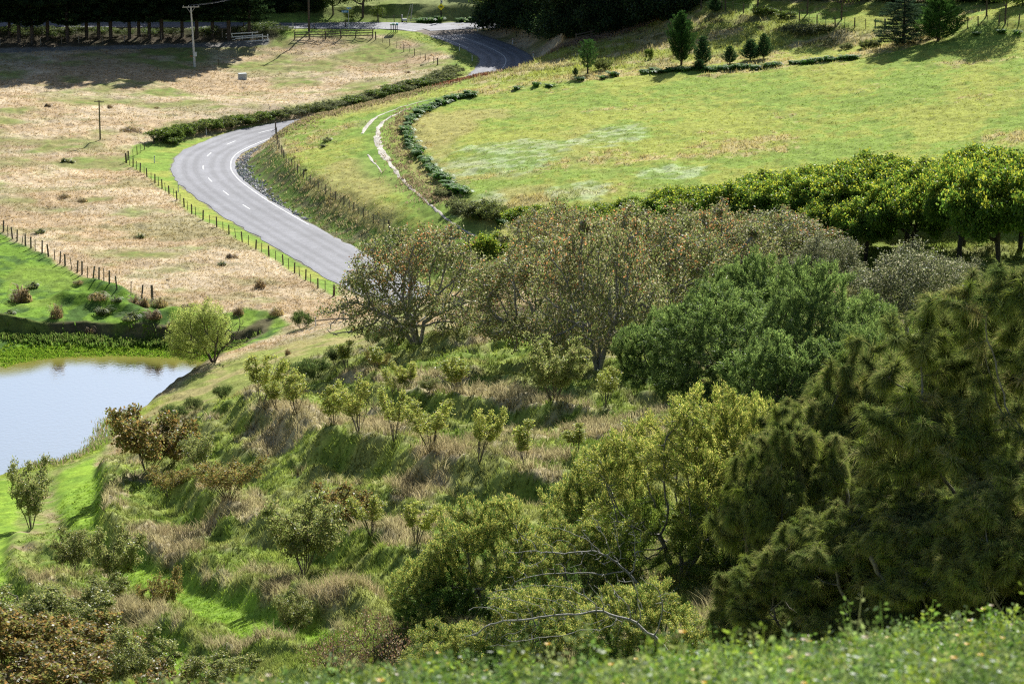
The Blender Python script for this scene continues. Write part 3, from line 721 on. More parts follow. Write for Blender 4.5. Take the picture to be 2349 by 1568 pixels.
def tree_mesh(key, seed, blobs, na, trunk, step, kill, rtip, rmax, leaf, infl=3.0, bark=BARKC, barkj=.25, ex=2.4, tropism=0, sides=5, mat=None, bmat=None, lim=4, shell=.45, extraA=None):
    """returns (trunk mesh, crown mesh). leaf: dict n, sig, L, W, cols, w, flat, ax"""
    rng = np.random.default_rng(seed)
    A = blob_pts(rng, blobs, na, shell)
    if extraA is not None: A = np.concatenate([A, extraA])
    A = A[A[:, 2] > .25]
    P, par = colonize(A, trunk, step, infl, kill, 160, rng, tropism)
    r, cnt = skeleton(P, par, rtip, ex, rmax)
    V, F = limbs(P, par, r, 0, sides)
    bc = np.array(bark)*rng.uniform(1-barkj, 1+barkj, (len(V)//(2*sides), 1)); bc = np.repeat(bc, 2*sides, 0)
    tm = mesh_data(key+'_trunk', V, F, bmat or M_BARK, bc, True)
    tips = np.where((cnt <= lim) & (np.arange(len(P)) > (sum(len(c) for c in trunk) if isinstance(trunk[0], list) else len(trunk))))[0]
    if leaf.get('skip'): tips = tips[~leaf['skip'](P[tips])]
    n = leaf['n']; C = []; AX = []; src = []
    k = rng.choice(tips, n); d = P[k]-P[par[k]]; d /= np.linalg.norm(d, axis=1)[:, None]+1e-9
    C = P[k]+rng.normal(0, leaf['sig'], (n, 3))*np.array([1, 1, leaf.get('sz', .7)])
    if leaf.get('flow'):   # leaves strung out along the twig direction
        C = P[k] + d*rng.uniform(-.3, 1, (n, 1))*leaf['flow'] + rng.normal(0, leaf['sig'], (n, 3))
    ax = d*leaf.get('ax', 0) + np.array([0, 0, leaf.get('up', 0)])
    V, F = leaf_quads(C, leaf['L'], leaf['W'], rng, ax, leaf.get('flat', .3))
    col = pick(rng, n, leaf['cols'], leaf['w'], leaf.get('jit', .2))
    if leaf.get('tint'): col = leaf['tint'](C, col, rng)
    # clump variation: neighbouring leaves share a tone
    cv = .8+.45*fbm(C[:, 0]+C[:, 2]*.7, C[:, 1]-C[:, 2]*.6, leaf.get('cs', 1.2), 2, seed); col = col*cv[:, None]
    cm = mesh_data(key+'_crown', V, F, mat or M_LEAF, np.repeat(col, 4, 0))
    return tm, cm
def put_tree(name, protos, loc, rotz, scale, label, cat, group=None, lname='crown', tname='trunk'):
    e = empty(name, loc, rotz, scale); tag(e, label, cat, group)
    tm, cm = protos[0], protos[1]
    obj(tname, tm, e); obj(lname, cm, e)
    if len(protos) > 2:
        for nm, me in protos[2]: obj(nm, me, e)
    return e

def stems(rng, n, R, Ht, z0=-.3, spread=.5, seg=5):
    """several stems leaving the ground together; first chain starts at the root"""
    out = []
    for i in range(n):
        a = 2*math.pi*i/n+rng.uniform(-.5, .5); q = R*spread*rng.uniform(.5, 1); h = Ht*rng.uniform(.8, 1.1)
        c = [(q*math.cos(a)*(t**1.1)+rng.normal(0, .02)*R*t, q*math.sin(a)*(t**1.1)+rng.normal(0, .02)*R*t, z0+(h-z0)*t) for t in np.linspace(0, 1, seg+1)]
        out.append(c if i == 0 else c[1:])
    return out
# hawthorn: wide, twiggy, small glossy leaves turning orange at the top
HAWC = [(.125, .165, .06), (.185, .205, .09), (.23, .21, .13), (.30, .21, .12), (.38, .21, .12), (.36, .35, .28)]
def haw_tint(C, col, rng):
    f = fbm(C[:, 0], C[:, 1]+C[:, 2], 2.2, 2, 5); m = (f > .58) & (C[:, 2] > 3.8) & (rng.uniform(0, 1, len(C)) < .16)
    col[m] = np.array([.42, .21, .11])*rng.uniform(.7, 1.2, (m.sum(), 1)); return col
def hawthorn(seed, R=5.5, Ht=8.0, lean=0.0, n=27000, orange=True):
    rng = np.random.default_rng(seed); bl = crown_blobs(rng, R, .9, Ht, 24, .75, (.16, .32)) + [(R*.66*math.cos(a), R*.66*math.sin(a), Ht*.26, R*.26, R*.26, Ht*.15) for a in np.arange(0, 6.2, 1.05)]
    tr = stems(rng, 4, 1.6, 1.9, spread=.75); tr = [[(x+lean*max(z, 0)*.4, y, z) for x, y, z in c] for c in tr]
    return tree_mesh('hawthorn', seed, bl, 2300, tr, .36, .48, .022, .30,
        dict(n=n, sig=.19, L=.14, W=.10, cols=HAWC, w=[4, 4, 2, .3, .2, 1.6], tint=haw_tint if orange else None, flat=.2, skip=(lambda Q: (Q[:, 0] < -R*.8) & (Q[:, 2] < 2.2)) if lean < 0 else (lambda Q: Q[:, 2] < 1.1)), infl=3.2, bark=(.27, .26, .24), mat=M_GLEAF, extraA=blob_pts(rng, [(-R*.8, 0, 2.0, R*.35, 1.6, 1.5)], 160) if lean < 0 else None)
HAW = [hawthorn(1, 5.6, 8.2, -.8), hawthorn(2, 5.0, 7.6, .4), hawthorn(3, 5.8, 7.2, 0)]
GREYT = hawthorn(4, 5.2, 7.0, 0, 24000, False)
def silver(seed):
    rng = np.random.default_rng(seed); bl = crown_blobs(rng, 5, 1.5, 7.2, 13, .6)
    return tree_mesh('silver_tree', seed, bl, 1300, [(0, 0, -.3), (0, 0, .6), (0, .1, 1.2)], .42, .6, .018, .3,
        dict(n=24000, sig=.26, L=.16, W=.10, cols=[(.14, .15, .10), (.30, .30, .25), (.09, .11, .05)], w=[4, 2.2, 4]), bark=(.2, .19, .17), mat=M_GLEAF)
SILV = silver(5)
# orchard trees: dark vase of limbs under a broad yellow-green dome
def orchard(seed, R=5.2, Ht=7.0):
    rng = np.random.default_rng(seed); bl = crown_blobs(rng, R, 2.8, Ht, 20, .5, (.19, .31)); 
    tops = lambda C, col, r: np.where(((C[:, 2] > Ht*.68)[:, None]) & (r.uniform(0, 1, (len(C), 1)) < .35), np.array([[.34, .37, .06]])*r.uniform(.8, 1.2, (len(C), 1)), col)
    return tree_mesh('orchard_tree', seed, bl, 1200, [(0, 0, -.3), (0, 0, .5), (.05, 0, 1.0)], .45, .62, .022, .40,
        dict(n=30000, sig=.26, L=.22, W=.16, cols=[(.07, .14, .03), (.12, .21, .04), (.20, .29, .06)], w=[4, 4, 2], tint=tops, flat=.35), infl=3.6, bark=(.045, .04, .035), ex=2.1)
ORCH = [orchard(11), orchard(12, 4.8, 6.6), orchard(13, 5.6, 7.2)]
# fine-leaved blue-green tree
def feather(seed, R, h0, Ht, cols, w, n=42000, k=16, L=.22, W=.045, bark=(.10, .09, .07), tint=None, na=1600, flow=.5, tr=None, sc=1.0, sig=.10, rr=(.25, .42)):
    rng = np.random.default_rng(seed); bl = crown_blobs(rng, R, h0, Ht, k, .6, rr) + [(R*.62*math.cos(a), R*.62*math.sin(a), Ht*.22, R*.34, R*.34, Ht*.22) for a in np.arange(0, 6.2, .9)]
    return tree_mesh('feathery_tree', seed, bl, na, tr or stems(rng, 5, R*.6, Ht*.28, spread=.6), .42*sc, .62*sc, .016*sc, .26,
        dict(n=n, sig=sig, flow=flow, L=L, W=W, cols=cols, w=w, ax=1.1, up=.25, flat=.1, tint=tint, cs=1.0), bark=bark, tropism=.05, mat=M_LEAF, shell=.4)
KANC = [(.08, .13, .05), (.135, .205, .08), (.22, .30, .12)]
KAN = [feather(21, 5.2, .6, 8.6, KANC, [4, 4, 2], 95000, L=.20, W=.05, na=2400), feather(22, 4.4, .3, 6.6, KANC, [4, 4, 2.4], 80000, L=.20, W=.05, na=2200)]
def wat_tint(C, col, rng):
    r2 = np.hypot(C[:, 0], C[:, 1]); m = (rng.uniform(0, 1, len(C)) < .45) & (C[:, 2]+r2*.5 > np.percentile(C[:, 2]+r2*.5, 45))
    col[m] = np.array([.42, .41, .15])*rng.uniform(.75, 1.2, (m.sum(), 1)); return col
WATC = [(.09, .145, .035), (.15, .21, .05), (.23, .29, .075)]
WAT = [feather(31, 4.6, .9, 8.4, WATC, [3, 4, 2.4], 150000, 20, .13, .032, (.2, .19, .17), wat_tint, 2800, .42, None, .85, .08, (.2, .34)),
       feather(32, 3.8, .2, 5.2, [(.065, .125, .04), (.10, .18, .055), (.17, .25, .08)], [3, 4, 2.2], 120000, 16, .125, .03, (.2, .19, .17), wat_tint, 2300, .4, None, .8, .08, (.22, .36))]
# willow by the pond: soft weeping light green crown, bare twiggy right side
def willow():
    rng = np.random.default_rng(41)
    bl = [(-1.9, 0, 4.2, 1.9, 1.9, 1.7), (-.4, .3, 4.9, 1.6, 1.7, 1.4), (-2.8, .2, 2.6, 1.5, 1.6, 1.6), (.7, -.2, 3.8, 1.4, 1.6, 1.4), (-1.0, -.6, 2.9, 1.5, 1.4, 1.4), (-3.0, -.3, 1.5, 1.0, 1.2, .9), (-2.0, -.5, 1.2, 1.3, 1.2, .9), (-1.0, .4, 1.7, 1.1, 1.2, .9), (.5, .2, 2.6, 1.1, 1.2, 1.0)]
    tw = blob_pts(rng, [(2.0, 0, 3.3, 1.3, 1.2, 2.3), (2.4, .2, 2.2, 1.0, .9, 1.3)], 420)
    return tree_mesh('willow', 41, bl, 1400, stems(rng, 4, 1.5, 1.5, spread=.6), .28, .36, .018, .24,
        dict(n=30000, sig=.14, flow=.5, L=.17, W=.045, cols=[(.28, .34, .13), (.36, .41, .18), (.22, .27, .09)], w=[4, 3, 3], ax=.2, up=-.9, flat=0, skip=lambda Q: (Q[:, 0] > 1.25)), bark=(.12, .105, .09), extraA=tw, mat=M_SOFT)
WILL = willow()
# saplings and shrubs of the hillside: vase of fine stems with sparse glossy leaves
def sapling(seed, R, Ht, n, cols, w, L=.09, W=.065, bare=.4, stems_n=6, wide=1.0):
    rng = np.random.default_rng(seed); bl = []
    for i in range(stems_n):
        a = 2*math.pi*i/stems_n+rng.uniform(-.4, .4); q = R*rng.uniform(.35, .8)*wide
        top = Ht*rng.uniform(.7, 1.0)
        bl += [(q*t**1.1*math.cos(a), q*t**1.1*math.sin(a), top*(t*.96), R*rr_, R*rr_, Ht*.13) for t, rr_ in ((.35, .13), (.55, .16), (.75, .17), (.95, .13))] if bare > .25 else [(q*math.cos(a), q*math.sin(a), top*.82, R*.22, R*.22, Ht*.18), (q*.75*math.cos(a), q*.75*math.sin(a), top*.55, R*.26, R*.26, Ht*.2), (q*.4*math.cos(a+1), q*.4*math.sin(a+1), Ht*.42, R*.25, R*.25, Ht*.18)]
    return tree_mesh('sapling', seed, bl, 560, stems(rng, stems_n, R, Ht*(.8 if bare > .25 else .6), spread=.6*wide), .15, .19, .009, .05,
        dict(n=n, sig=.09, L=L, W=W, cols=cols, w=w, flat=.2, cs=.6, skip=lambda Q: Q[:, 2] < Ht*bare), infl=1.6, bark=(.12, .105, .085), tropism=.1, mat=M_GLEAF, sides=4, lim=9)
YGC = [(.31, .36, .10), (.42, .44, .14), (.20, .25, .07), (.46, .40, .16)]
GSC = [(.17, .21, .075), (.24, .27, .11), (.31, .30, .16)]
ORC = [(.18, .19, .07), (.26, .19, .08), (.23, .23, .09), (.29, .18, .08)]
SAPL = [sapling(51, 1.5, 3.6, 6000, YGC, [4, 3, 2, 1]), sapling(52, 1.3, 3.3, 3800, YGC, [4, 3, 3, 1]), sapling(53, 1.7, 3.5, 5000, YGC, [4, 3, 3, 1.4]), sapling(54, .7, 3.4, 2400, YGC, [4, 2, 3, 1], stems_n=3)]
SHRG = [sapling(55, 1.9, 3.2, 13000, GSC, [4, 4, 2], bare=.12, stems_n=9), sapling(56, 2.0, 2.9, 10500, GSC, [4, 4, 3], bare=.1, stems_n=8), sapling(57, 1.7, 3.6, 8000, GSC, [4, 4, 2], bare=.2, stems_n=7)]
SHRO = [sapling(58, 2.1, 2.8, 8600, ORC, [4, 3, 2, 1.4], bare=.15, stems_n=8, L=.12, W=.09), sapling(59, 2.3, 2.4, 7600, ORC, [4, 2.2, 2, .9], bare=.15, stems_n=8)]
# low dense bushes: hedge plants, dark gorse, brown weeds
def bush(seed, R, Ht, n, cols, w, L=.10, W=.07, na=260, mat=None, bark=(.08, .07, .05), up=.4, sig=.12):
    rng = np.random.default_rng(seed); bl = crown_blobs(rng, R, .15, Ht, 7, .45, (.35, .5))
    return tree_mesh('bush', seed, bl, na, stems(rng, 6, R, Ht*.4, z0=-.2, spread=.6, seg=3), .2, .26, .008, .05,
        dict(n=n, sig=sig, L=L, W=W, cols=cols, w=w, flat=.1, up=up, cs=.5), infl=1.6, bark=bark, mat=mat or M_LEAF, sides=3, lim=14)
HEDG = [bush(61, 1.7, 2.1, 6500, [(.10, .155, .035), (.15, .21, .05), (.065, .10, .03)], [4, 3, 3], .14, .09), bush(62, 1.9, 1.9, 6500, [(.10, .13, .05), (.15, .17, .07), (.07, .09, .035)], [4, 3, 3], .14, .08),
        bush(63, 1.8, 1.5, 6000, [(.13, .15, .09), (.18, .20, .12), (.08, .10, .05)], [4, 3, 3], .14, .06)]
GORS = [bush(64, 1.0, 1.5, 3800, [(.05, .085, .035), (.09, .13, .05), (.14, .17, .08)], [4, 3, 1.5], .16, .03, up=1.0), bush(65, 1.3, 1.2, 4200, [(.05, .075, .035), (.09, .11, .055)], [4, 3], .15, .03, up=1.0)]
WEED = [bush(66, .7, .95, 2200, [(.22, .16, .11), (.28, .21, .14), (.17, .15, .08)], [4, 3, 3], .12, .035, 220, up=1.0, bark=(.13, .085, .07)), bush(67, 1.2, .9, 2600, [(.24, .18, .12), (.30, .23, .15), (.19, .17, .09)], [4, 3, 3], .12, .03, 300, up=1.2, bark=(.14, .09, .07)),
        bush(68, .8, .8, 1800, [(.10, .12, .05), (.15, .15, .07), (.12, .09, .05)], [4, 3, 3], .13, .03, 220, up=1.2)]
TWIG = bush(69, 1.9, 2.0, 1500, [(.16, .09, .07), (.32, .27, .22), (.20, .20, .07)], [4, 2, 1.5], .08, .05, 1100, up=.2, bark=(.20, .13, .115), mat=M_GLEAF)

# conifers
def conifer(seed, Ht, R, n, cols, w, whorls=14, up=.35, droop=0.0, L=.25, W=.03, bark=(.09, .07, .05), clear=.08, power=.8, rt=.02, upl=.6, sub=3, irregular=.2, nb=6):
    rng = np.random.default_rng(seed); G = Geo(); G.tube([(0, 0, -.4), (0, 0, Ht*.5), (0, 0, Ht*.97)], [rt*Ht, rt*Ht*.6, rt*Ht*.1], 7, bark)
    C = []; AXs = []
    for k in range(whorls):
        q = (k+.3)/whorls; z = Ht*(clear+(1-clear)*q)*.98; Lb = R*((1-q)**power)*(1-.25*(q < .12))
        for b in range(nb):
            a = 2*math.pi*(b+rng.uniform(-.3, .3))/nb + k*1.3; l = max(.15*R*.5, Lb*rng.uniform(1-irregular*2, 1+irregular)); pts = []
            for t in np.linspace(0, 1, 6):
                zz = z + l*(up*t + (upl*t*t*.5)) - droop*l*t*t; pts.append((l*t*math.cos(a), l*t*math.sin(a), zz))
            G.tube(pts, np.linspace(.018*l+.01, .006, 6), 4, bark, cap=False); pts = np.array(pts)
            m = max(6, int(n*l/(whorls*nb*R*.5))); t = rng.uniform(.12, 1.03, m)**.8; ii = np.clip(t*5, 0, 4.999); i0 = ii.astype(int); f = (ii-i0)[:, None]
            base = pts[i0]*(1-f)+pts[i0+1]*f; dirv = pts[i0+1]-pts[i0]; dirv /= np.linalg.norm(dirv, axis=1)[:, None]
            side = rng.normal(0, 1, (m, 3)); side -= dirv*(side*dirv).sum(1)[:, None]; side /= np.linalg.norm(side, axis=1)[:, None]; side[:, 2] *= .45
            off = side*(rng.uniform(0, 1, (m, 1))**1.2)*np.minimum(.22*l+.08, .9)*(1.1-t[:, None]*.6)
            C.append(base+off-np.array([0, 0, droop*.2])); AXs.append(dirv*.9+side*.6+np.array([0, 0, .5*(1-droop*1.6)]))
    C = np.concatenate(C); AXs = np.concatenate(AXs); V, F = leaf_quads(C, L, W, rng, AXs*1.4, .0)
    col = pick(rng, len(C), cols, w)*(.75+.5*fbm(C[:, 0]+C[:, 2], C[:, 1]+C[:, 2]*.5, .9, 2, seed))[:, None]
    return G.data('conifer_trunk', M_BARK, True), mesh_data('conifer_crown', V, F, M_NEEDLE, np.repeat(col, 4, 0))
DKC = [(.022, .045, .025), (.035, .065, .03), (.055, .09, .035)]
PINE = [conifer(71, 24, 5.4, 26000, DKC, [4, 3, 1], 20, .12, .12, .55, .16, (.075, .06, .05), .12, .55, .013, .3, irregular=.35, nb=7),
        conifer(72, 26, 6.0, 28000, DKC, [4, 3, 1], 20, .10, .2, .55, .16, (.07, .055, .045), .15, .5, .013, .2, irregular=.35, nb=7)]
YPIN = conifer(73, 8.0, 2.3, 20000, [(.02, .055, .02), (.035, .085, .025), (.07, .13, .04)], [4, 4, 1.5], 13, .9, 0, .30, .045, clear=.03, power=.75, upl=1.2)
NPIN = conifer(74, 5.4, 1.1, 3000, [(.035, .085, .03), (.06, .13, .04)], [4, 3], 6, .8, 0, .26, .045, clear=.12, power=.35, upl=1.6, nb=5)
CEDR = [conifer(75, 11, 4.3, 30000, [(.03, .06, .045), (.055, .095, .065), (.09, .13, .09)], [4, 4, 1.5], 17, .10, .22, .28, .06, clear=.03, power=.6, upl=.4),
        conifer(76, 8.6, 3.7, 26000, [(.035, .085, .025), (.06, .135, .035), (.10, .18, .05)], [4, 4, 1.5], 16, .40, .05, .28, .06, clear=.03, power=.8, upl=.7)]
SCON = [conifer(77, 4.2, 1.5, 7000, [(.03, .07, .035), (.05, .105, .045)], [4, 3], 10, .5, 0, .24, .05, clear=.03, power=.8, upl=.8)]
# big dark round-headed evergreen (background)
def evergreen(seed, R, Ht, cols, w, n=26000, bark=(.08, .065, .05), h0=2.0, L=.42, W=.26):
    rng = np.random.default_rng(seed); bl = crown_blobs(rng, R, h0, Ht, 20, .5, (.24, .38)) + ([(R*.6*math.cos(a), R*.6*math.sin(a), Ht*.16, R*.36, R*.36, Ht*.16) for a in np.arange(0, 6.2, .8)] if h0 < 1 else [])
    return tree_mesh('evergreen', seed, bl, 900, [(0, 0, -.4), (0, 0, 1.2), (.1, 0, 2.4)], .9, 1.2, .04, .55,
        dict(n=n, sig=.6, L=L, W=W, cols=cols, w=w, flat=.3, cs=2.6), infl=7, bark=bark)
EVG = [evergreen(81, 7, 15, DKC, [4, 3, 1.4], 34000, h0=.5), evergreen(82, 6, 12, [(.03, .06, .03), (.05, .09, .035), (.08, .13, .05)], [4, 3, 1.4], 34000, h0=.5)]
OPEN = [evergreen(83, 6, 11, [(.09, .14, .035), (.15, .20, .05), (.06, .09, .03)], [4, 2, 3], 9000, (.12, .095, .08), 3.0, .34, .16)]

# casuarina: masses of fine needles bursting from the branch ends
def casuarina(seed, R, h0, Ht, nclump=1100, per=62, k=20):
    rng = np.random.default_rng(seed); bl = crown_blobs(rng, R, h0, Ht, k, .66, (.22, .34)) + [(R*.68*math.cos(a), R*.68*math.sin(a), Ht*.16, R*.34, R*.34, Ht*.16) for a in np.arange(0, 6.2, .7)]
    A = blob_pts(rng, bl, 2600, .42); P, par = colonize(A, stems(rng, 3, R*.3, Ht*.3), .40, 3.5, .55, 200, rng, .06)
    r, cnt = skeleton(P, par, .014, 2.3, .30); V, F = limbs(P, par, r, 0, 5)
    tm = mesh_data('casuarina_trunk', V, F, M_BARK, np.full((len(V), 3), (.2, .18, .16)), True)
    tips = np.where(cnt <= 3)[0]; ks = rng.choice(tips, nclump); d = P[ks]-P[par[ks]]; d /= np.linalg.norm(d, axis=1)[:, None]+1e-9
    c = np.repeat(P[ks], per, 0); dd = np.repeat(d, per, 0); n = len(c); dv = rvec(rng, n)*1.0 + dd*.55 + np.array([0, 0, .05]); dv /= np.linalg.norm(dv, axis=1)[:, None]
    b0 = c + dd*rng.uniform(-.3, .3, (n, 1)); L = rng.uniform(.22, .55, (n, 1)); q = np.cross(dv, rvec(rng, n)); q /= np.linalg.norm(q, axis=1)[:, None]+1e-9; W = .0095
    mid = b0+dv*L*.6; tip = b0+dv*L*1.1-np.array([0, 0, 1])*L*.4
    V = np.stack([b0-q*W, b0+q*W, mid+q*W*.8, mid-q*W*.8, tip], 1).reshape(-1, 3); o = (np.arange(n)*5)[:, None]
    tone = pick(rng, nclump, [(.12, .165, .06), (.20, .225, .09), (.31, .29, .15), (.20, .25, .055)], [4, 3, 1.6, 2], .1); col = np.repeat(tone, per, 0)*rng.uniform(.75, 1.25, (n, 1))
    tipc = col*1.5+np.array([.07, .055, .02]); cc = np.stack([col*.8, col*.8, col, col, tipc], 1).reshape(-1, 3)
    return tm, mesh_data('casuarina_crown', V, [(o+np.array([0, 1, 2, 3])), (o+np.array([3, 2, 4]))], M_NEEDLE, cc)
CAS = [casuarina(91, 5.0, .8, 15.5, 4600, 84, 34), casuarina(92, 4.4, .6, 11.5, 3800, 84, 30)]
# bare grey dead limbs
def dead(seed, reach, Ht, na=420, bark=(.30, .29, .26)):
    rng = np.random.default_rng(seed); A = blob_pts(rng, [(-reach*.7, 0, Ht*.55, reach*.35, .6, Ht*.3), (-reach*.35, .2, Ht*.6, reach*.35, .8, Ht*.32), (-reach*.85, -.1, Ht*.35, reach*.2, .4, Ht*.16)], na, .6)
    P, par = colonize(A, [(0, 0, -.3), (-.1, 0, .5), (-.5, 0, .9)], .28, 3.2, .34, 120, rng, .02); r, cnt = skeleton(P, par, .011, 2.3, .11); V, F = limbs(P, par, r, 0, 5)
    return mesh_data('dead_limbs', V, F, M_BARK, np.full((len(V), 3), bark), True)
# ------------------------------------------------------------ placing plants
def dims(me):
    v = np.empty(len(me.vertices)*3, np.float32); me.vertices.foreach_get('co', v); v = v.reshape(-1, 3)
    return float(np.percentile(v[:, 2], 99.7)), float(np.percentile(np.abs(v[:, :2]), 98.5))
_D = {}
def plant(name, pr, u, vb, vt, label, cat, group=None, wd=None, rot=None, p=None, tname='trunk', lname='crown'):
    """stand a plant with its foot at frame point (u,vb) and its top at height vt; wd: width in frame units"""
    if pr[1].name not in _D: _D[pr[1].name] = dims(pr[1])
    H0, R0 = _D[pr[1].name]
    if p is None: p = at(u, vb)
    k = pxm(p); s = (vb-vt)/(k*.97)/H0; sx = s if wd is None else wd/2/k/R0
    rot = random.uniform(0, 6.28) if rot is None else rot
    e = put_tree(name, pr, (p[0], p[1], p[2]-.05*s), rot, (sx, sx, s), label, cat, group, lname, tname)
    if name in ('sapling', 'shrub', 'thorn_bush'): e.rotation_euler[0] = random.uniform(-.16, .16); e.rotation_euler[1] = random.uniform(-.16, .16); e.scale[1] *= random.uniform(.75, 1.2)
    return e
random.seed(7)
ORD = 'first second third fourth fifth sixth seventh eighth ninth tenth eleventh twelfth thirteenth fourteenth fifteenth sixteenth seventeenth eighteenth nineteenth twentieth'.split()
TENS = {20: 'twenty', 30: 'thirty', 40: 'forty', 50: 'fifty', 60: 'sixty'}
def ordn(i):
    if i < 20: return ORD[i]
    t, r = (i+1)//10*10, (i+1) % 10
    return {20: 'twentieth', 30: 'thirtieth', 40: 'fortieth', 50: 'fiftieth'}[t] if r == 0 else TENS[t]+'-'+ORD[r-1]

# big hawthorns in the middle
HG_ = 'twiggy hawthorn trees turning orange'
for pr, u, vb, vt, wd, rot, lab in [
  (HAW[0], 960, 790, 512, 350, .2, 'big twiggy hawthorn leaning left beside the road end, standing apart'),
  (HAW[1], 1238, 832, 560, 300, 1.0, 'hawthorn with long bare limbs reaching left over the grass'),
  (HAW[2], 1372, 858, 520, 330, 2.6, 'hawthorn forking into two dark trunks beside the blue-green trees'),
  (HAW[1], 1480, 760, 480, 330, 4.0, 'orange-tinged hawthorn rising behind the forked hawthorn'),
  (HAW[0], 1290, 690, 475, 300, 3.3, 'reddish hawthorn crown behind the dark green bush'),
  (HAW[2], 1630, 700, 470, 330, .7, 'brown-leaved hawthorn above the blue-green trees'),
  (HAW[1], 1780, 660, 480, 300, 5.2, 'rusty hawthorn touching the dark orchard trunks'),
  (HAW[0], 1130, 700, 600, 150, 5.6, 'low orange hawthorn between the two big crowns')]:
    plant('hawthorn_tree', pr, u, vb, vt, lab, 'tree', HG_, wd, rot)
plant('grey_leaved_tree', SILV, 2080, 800, 575, 'silver-grey leaved tree in front of the dark orchard trunks', 'tree', None, 270, 1)
plant('grey_leaved_tree', SILV, 1890, 690, 540, 'smaller silvery tree at the orchard corner behind the blue-green crown', 'tree', None, 170, 2)
plant('grey_leaved_tree', SILV, 2180, 735, 600, 'pale shiny-leaved tree right of the silver-grey one', 'tree', None, 150, 3)
plant('green_bush', [ORCH[1][0], ORCH[1][1]], 1125, 655, 535, 'bright dark-green bush beside the end of the farm track', 'bush', None, 110, 2)
# orchard rows
k = 0
for row, tops in (('front', [(1985,600,455,190),(2085,608,415,230),(2200,618,400,240),(2290,642,400,260),(2420,640,390,260),(1900,585,470,170)]),
                  ('middle', [(1600,560,440,200),(1720,560,425,220),(1840,560,405,230),(1960,560,385,230),(2080,555,375,240),(2210,570,368,240),(2340,575,365,250)]),
                  ('back', [(1210,545,478,130),(1300,545,478,150),(1390,540,468,160),(1480,535,455,170),(1560,530,440,180),(1650,525,425,190),(1770,520,402,210),(1880,510,385,220),(2010,505,352,230),(2140,500,375,220),(2250,495,345,240),(2370,495,350,240)])):
    for i, (u, vb, vt, wd) in enumerate(tops):
        plant('orchard_tree', ORCH[k % 3], u, vb, vt+random.uniform(-9, 9), 'yellow-green domed orchard tree, %s from the left in the %s row' % (ORD[i], row), 'tree', 'orchard trees in rows', wd*.88); k += 1
# blue-green feathery trees
for pr, u, vb, vt, wd, lab in [
  (KAN[0], 1660, 905, 660, 330, 'largest blue-green feathery tree in the centre of the slope'),
  (KAN[0], 1870, 900, 585, 300, 'blue-green feathery tree with the tallest rounded top'),
  (KAN[1], 1510, 900, 705, 190, 'soft blue-green tree at the left edge of its clump'),
  (KAN[1], 1720, 800, 600, 230, 'blue-green crown poking out behind the largest feathery tree'),
  (KAN[1], 1800, 960, 760, 250, 'dark low feathery tree in front of the blue-green clump'),
  (KAN[1], 1960, 930, 770, 220, 'shaded blue-green tree beside the needle tree')]:
    plant('feathery_tree', pr, u, vb, vt, lab, 'tree', 'blue-green feathery trees', wd)
# wattles with pale yellow tips
for pr, u, vb, vt, wd, lab in [
  (WAT[0], 1560, 1330, 905, 430, 'tall wattle tree with pale yellow tips and grey limbs'),
  (WAT[0], 1720, 1280, 900, 330, 'yellow-tipped wattle crowded against the dark needle tree'),
  (WAT[1], 1390, 1300, 1010, 260, 'yellow-green wattle on the left flank of the tall wattle'),
  (WAT[1], 1120, 1420, 1150, 300, 'rounded feathery wattle beside the two vase-shaped saplings'),
  (WAT[1], 1010, 1450, 1270, 220, 'small dark-bottomed wattle above the purple twigs'),
  (WAT[1], 1240, 1530, 1330, 340, 'low feathery wattle right behind the foreground weeds'),
  (WAT[1], 1470, 1540, 1330, 300, 'shaded wattle under the bare grey branches'),
  (WAT[1], 1330, 1400, 1190, 260, 'middle wattle behind the bare grey branches'),
  (WAT[1], 1040, 1560, 1400, 260, 'lowest wattle bush at the edge of the weeds')]:
    plant('wattle_tree', pr, u, vb, vt, lab, 'tree', 'feathery wattle trees', wd)
# casuarinas
for pr, u, vb, vt, wd, lab in [
  (CAS[0], 2270, 1480, 640, 620, 'huge needle-leaved tree filling the right edge'),
  (CAS[1], 1960, 1430, 820, 420, 'needle-leaved tree with bristly tops in front of the blue-green clump'),
  (CAS[1], 1800, 1500, 960, 330, 'dark needle-leaved tree next to the yellow-tipped wattle'),
  (CAS[0], 2130, 1330, 770, 420, 'needle-leaved tree behind the two bristly ones'),
  (CAS[1], 2040, 1540, 1130, 420, 'shaded low needle-leaved tree above the flowers'),
  (CAS[0], 2330, 1180, 650, 420, 'needle-leaved tree cut by the right edge behind the huge one'),
  (CAS[1], 2180, 1230, 800, 380, 'shaded needle-leaved tree in the middle of the dark clump'),
  (CAS[1], 1900, 1270, 900, 330, 'needle-leaved tree filling the gap behind the wattle'),
  (CAS[1], 2200, 1550, 1180, 420, 'dark low needle-leaved tree right above the weeds'),
  (CAS[1], 1850, 1545, 1180, 330, 'shaded low needle-leaved tree left of the flowers'),
  (CAS[1], 2330, 1560, 1100, 420, 'lowest dark needle-leaved tree in the bottom right corner')]:
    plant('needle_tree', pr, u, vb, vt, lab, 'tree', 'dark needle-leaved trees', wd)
# bare limbs
for u, vb, wd_, h, rot, lab in [(1560,1556,6.2,3.8,.05,'bare grey dead tree sprawling left over the low wattles'),(1500,1400,5.5,4.6,.2,'bare pale branches in front of the tall wattle')]:
    p = at(u, vb); e = empty('dead_tree', p, rot); tag(e, lab, 'dead tree', 'bare dead trees'); obj('limbs', dead(int(u), wd_*1.35, h*1.2), e)
# willow
p = at(490, 829); e = plant('willow_tree', WILL, 490, 829, 690, 'light green weeping willow with a bare twiggy side at the pond edge', 'tree', rot=0.0, p=p)
e.scale = (1.1*e.scale[2],)*2 + (e.scale[2],)
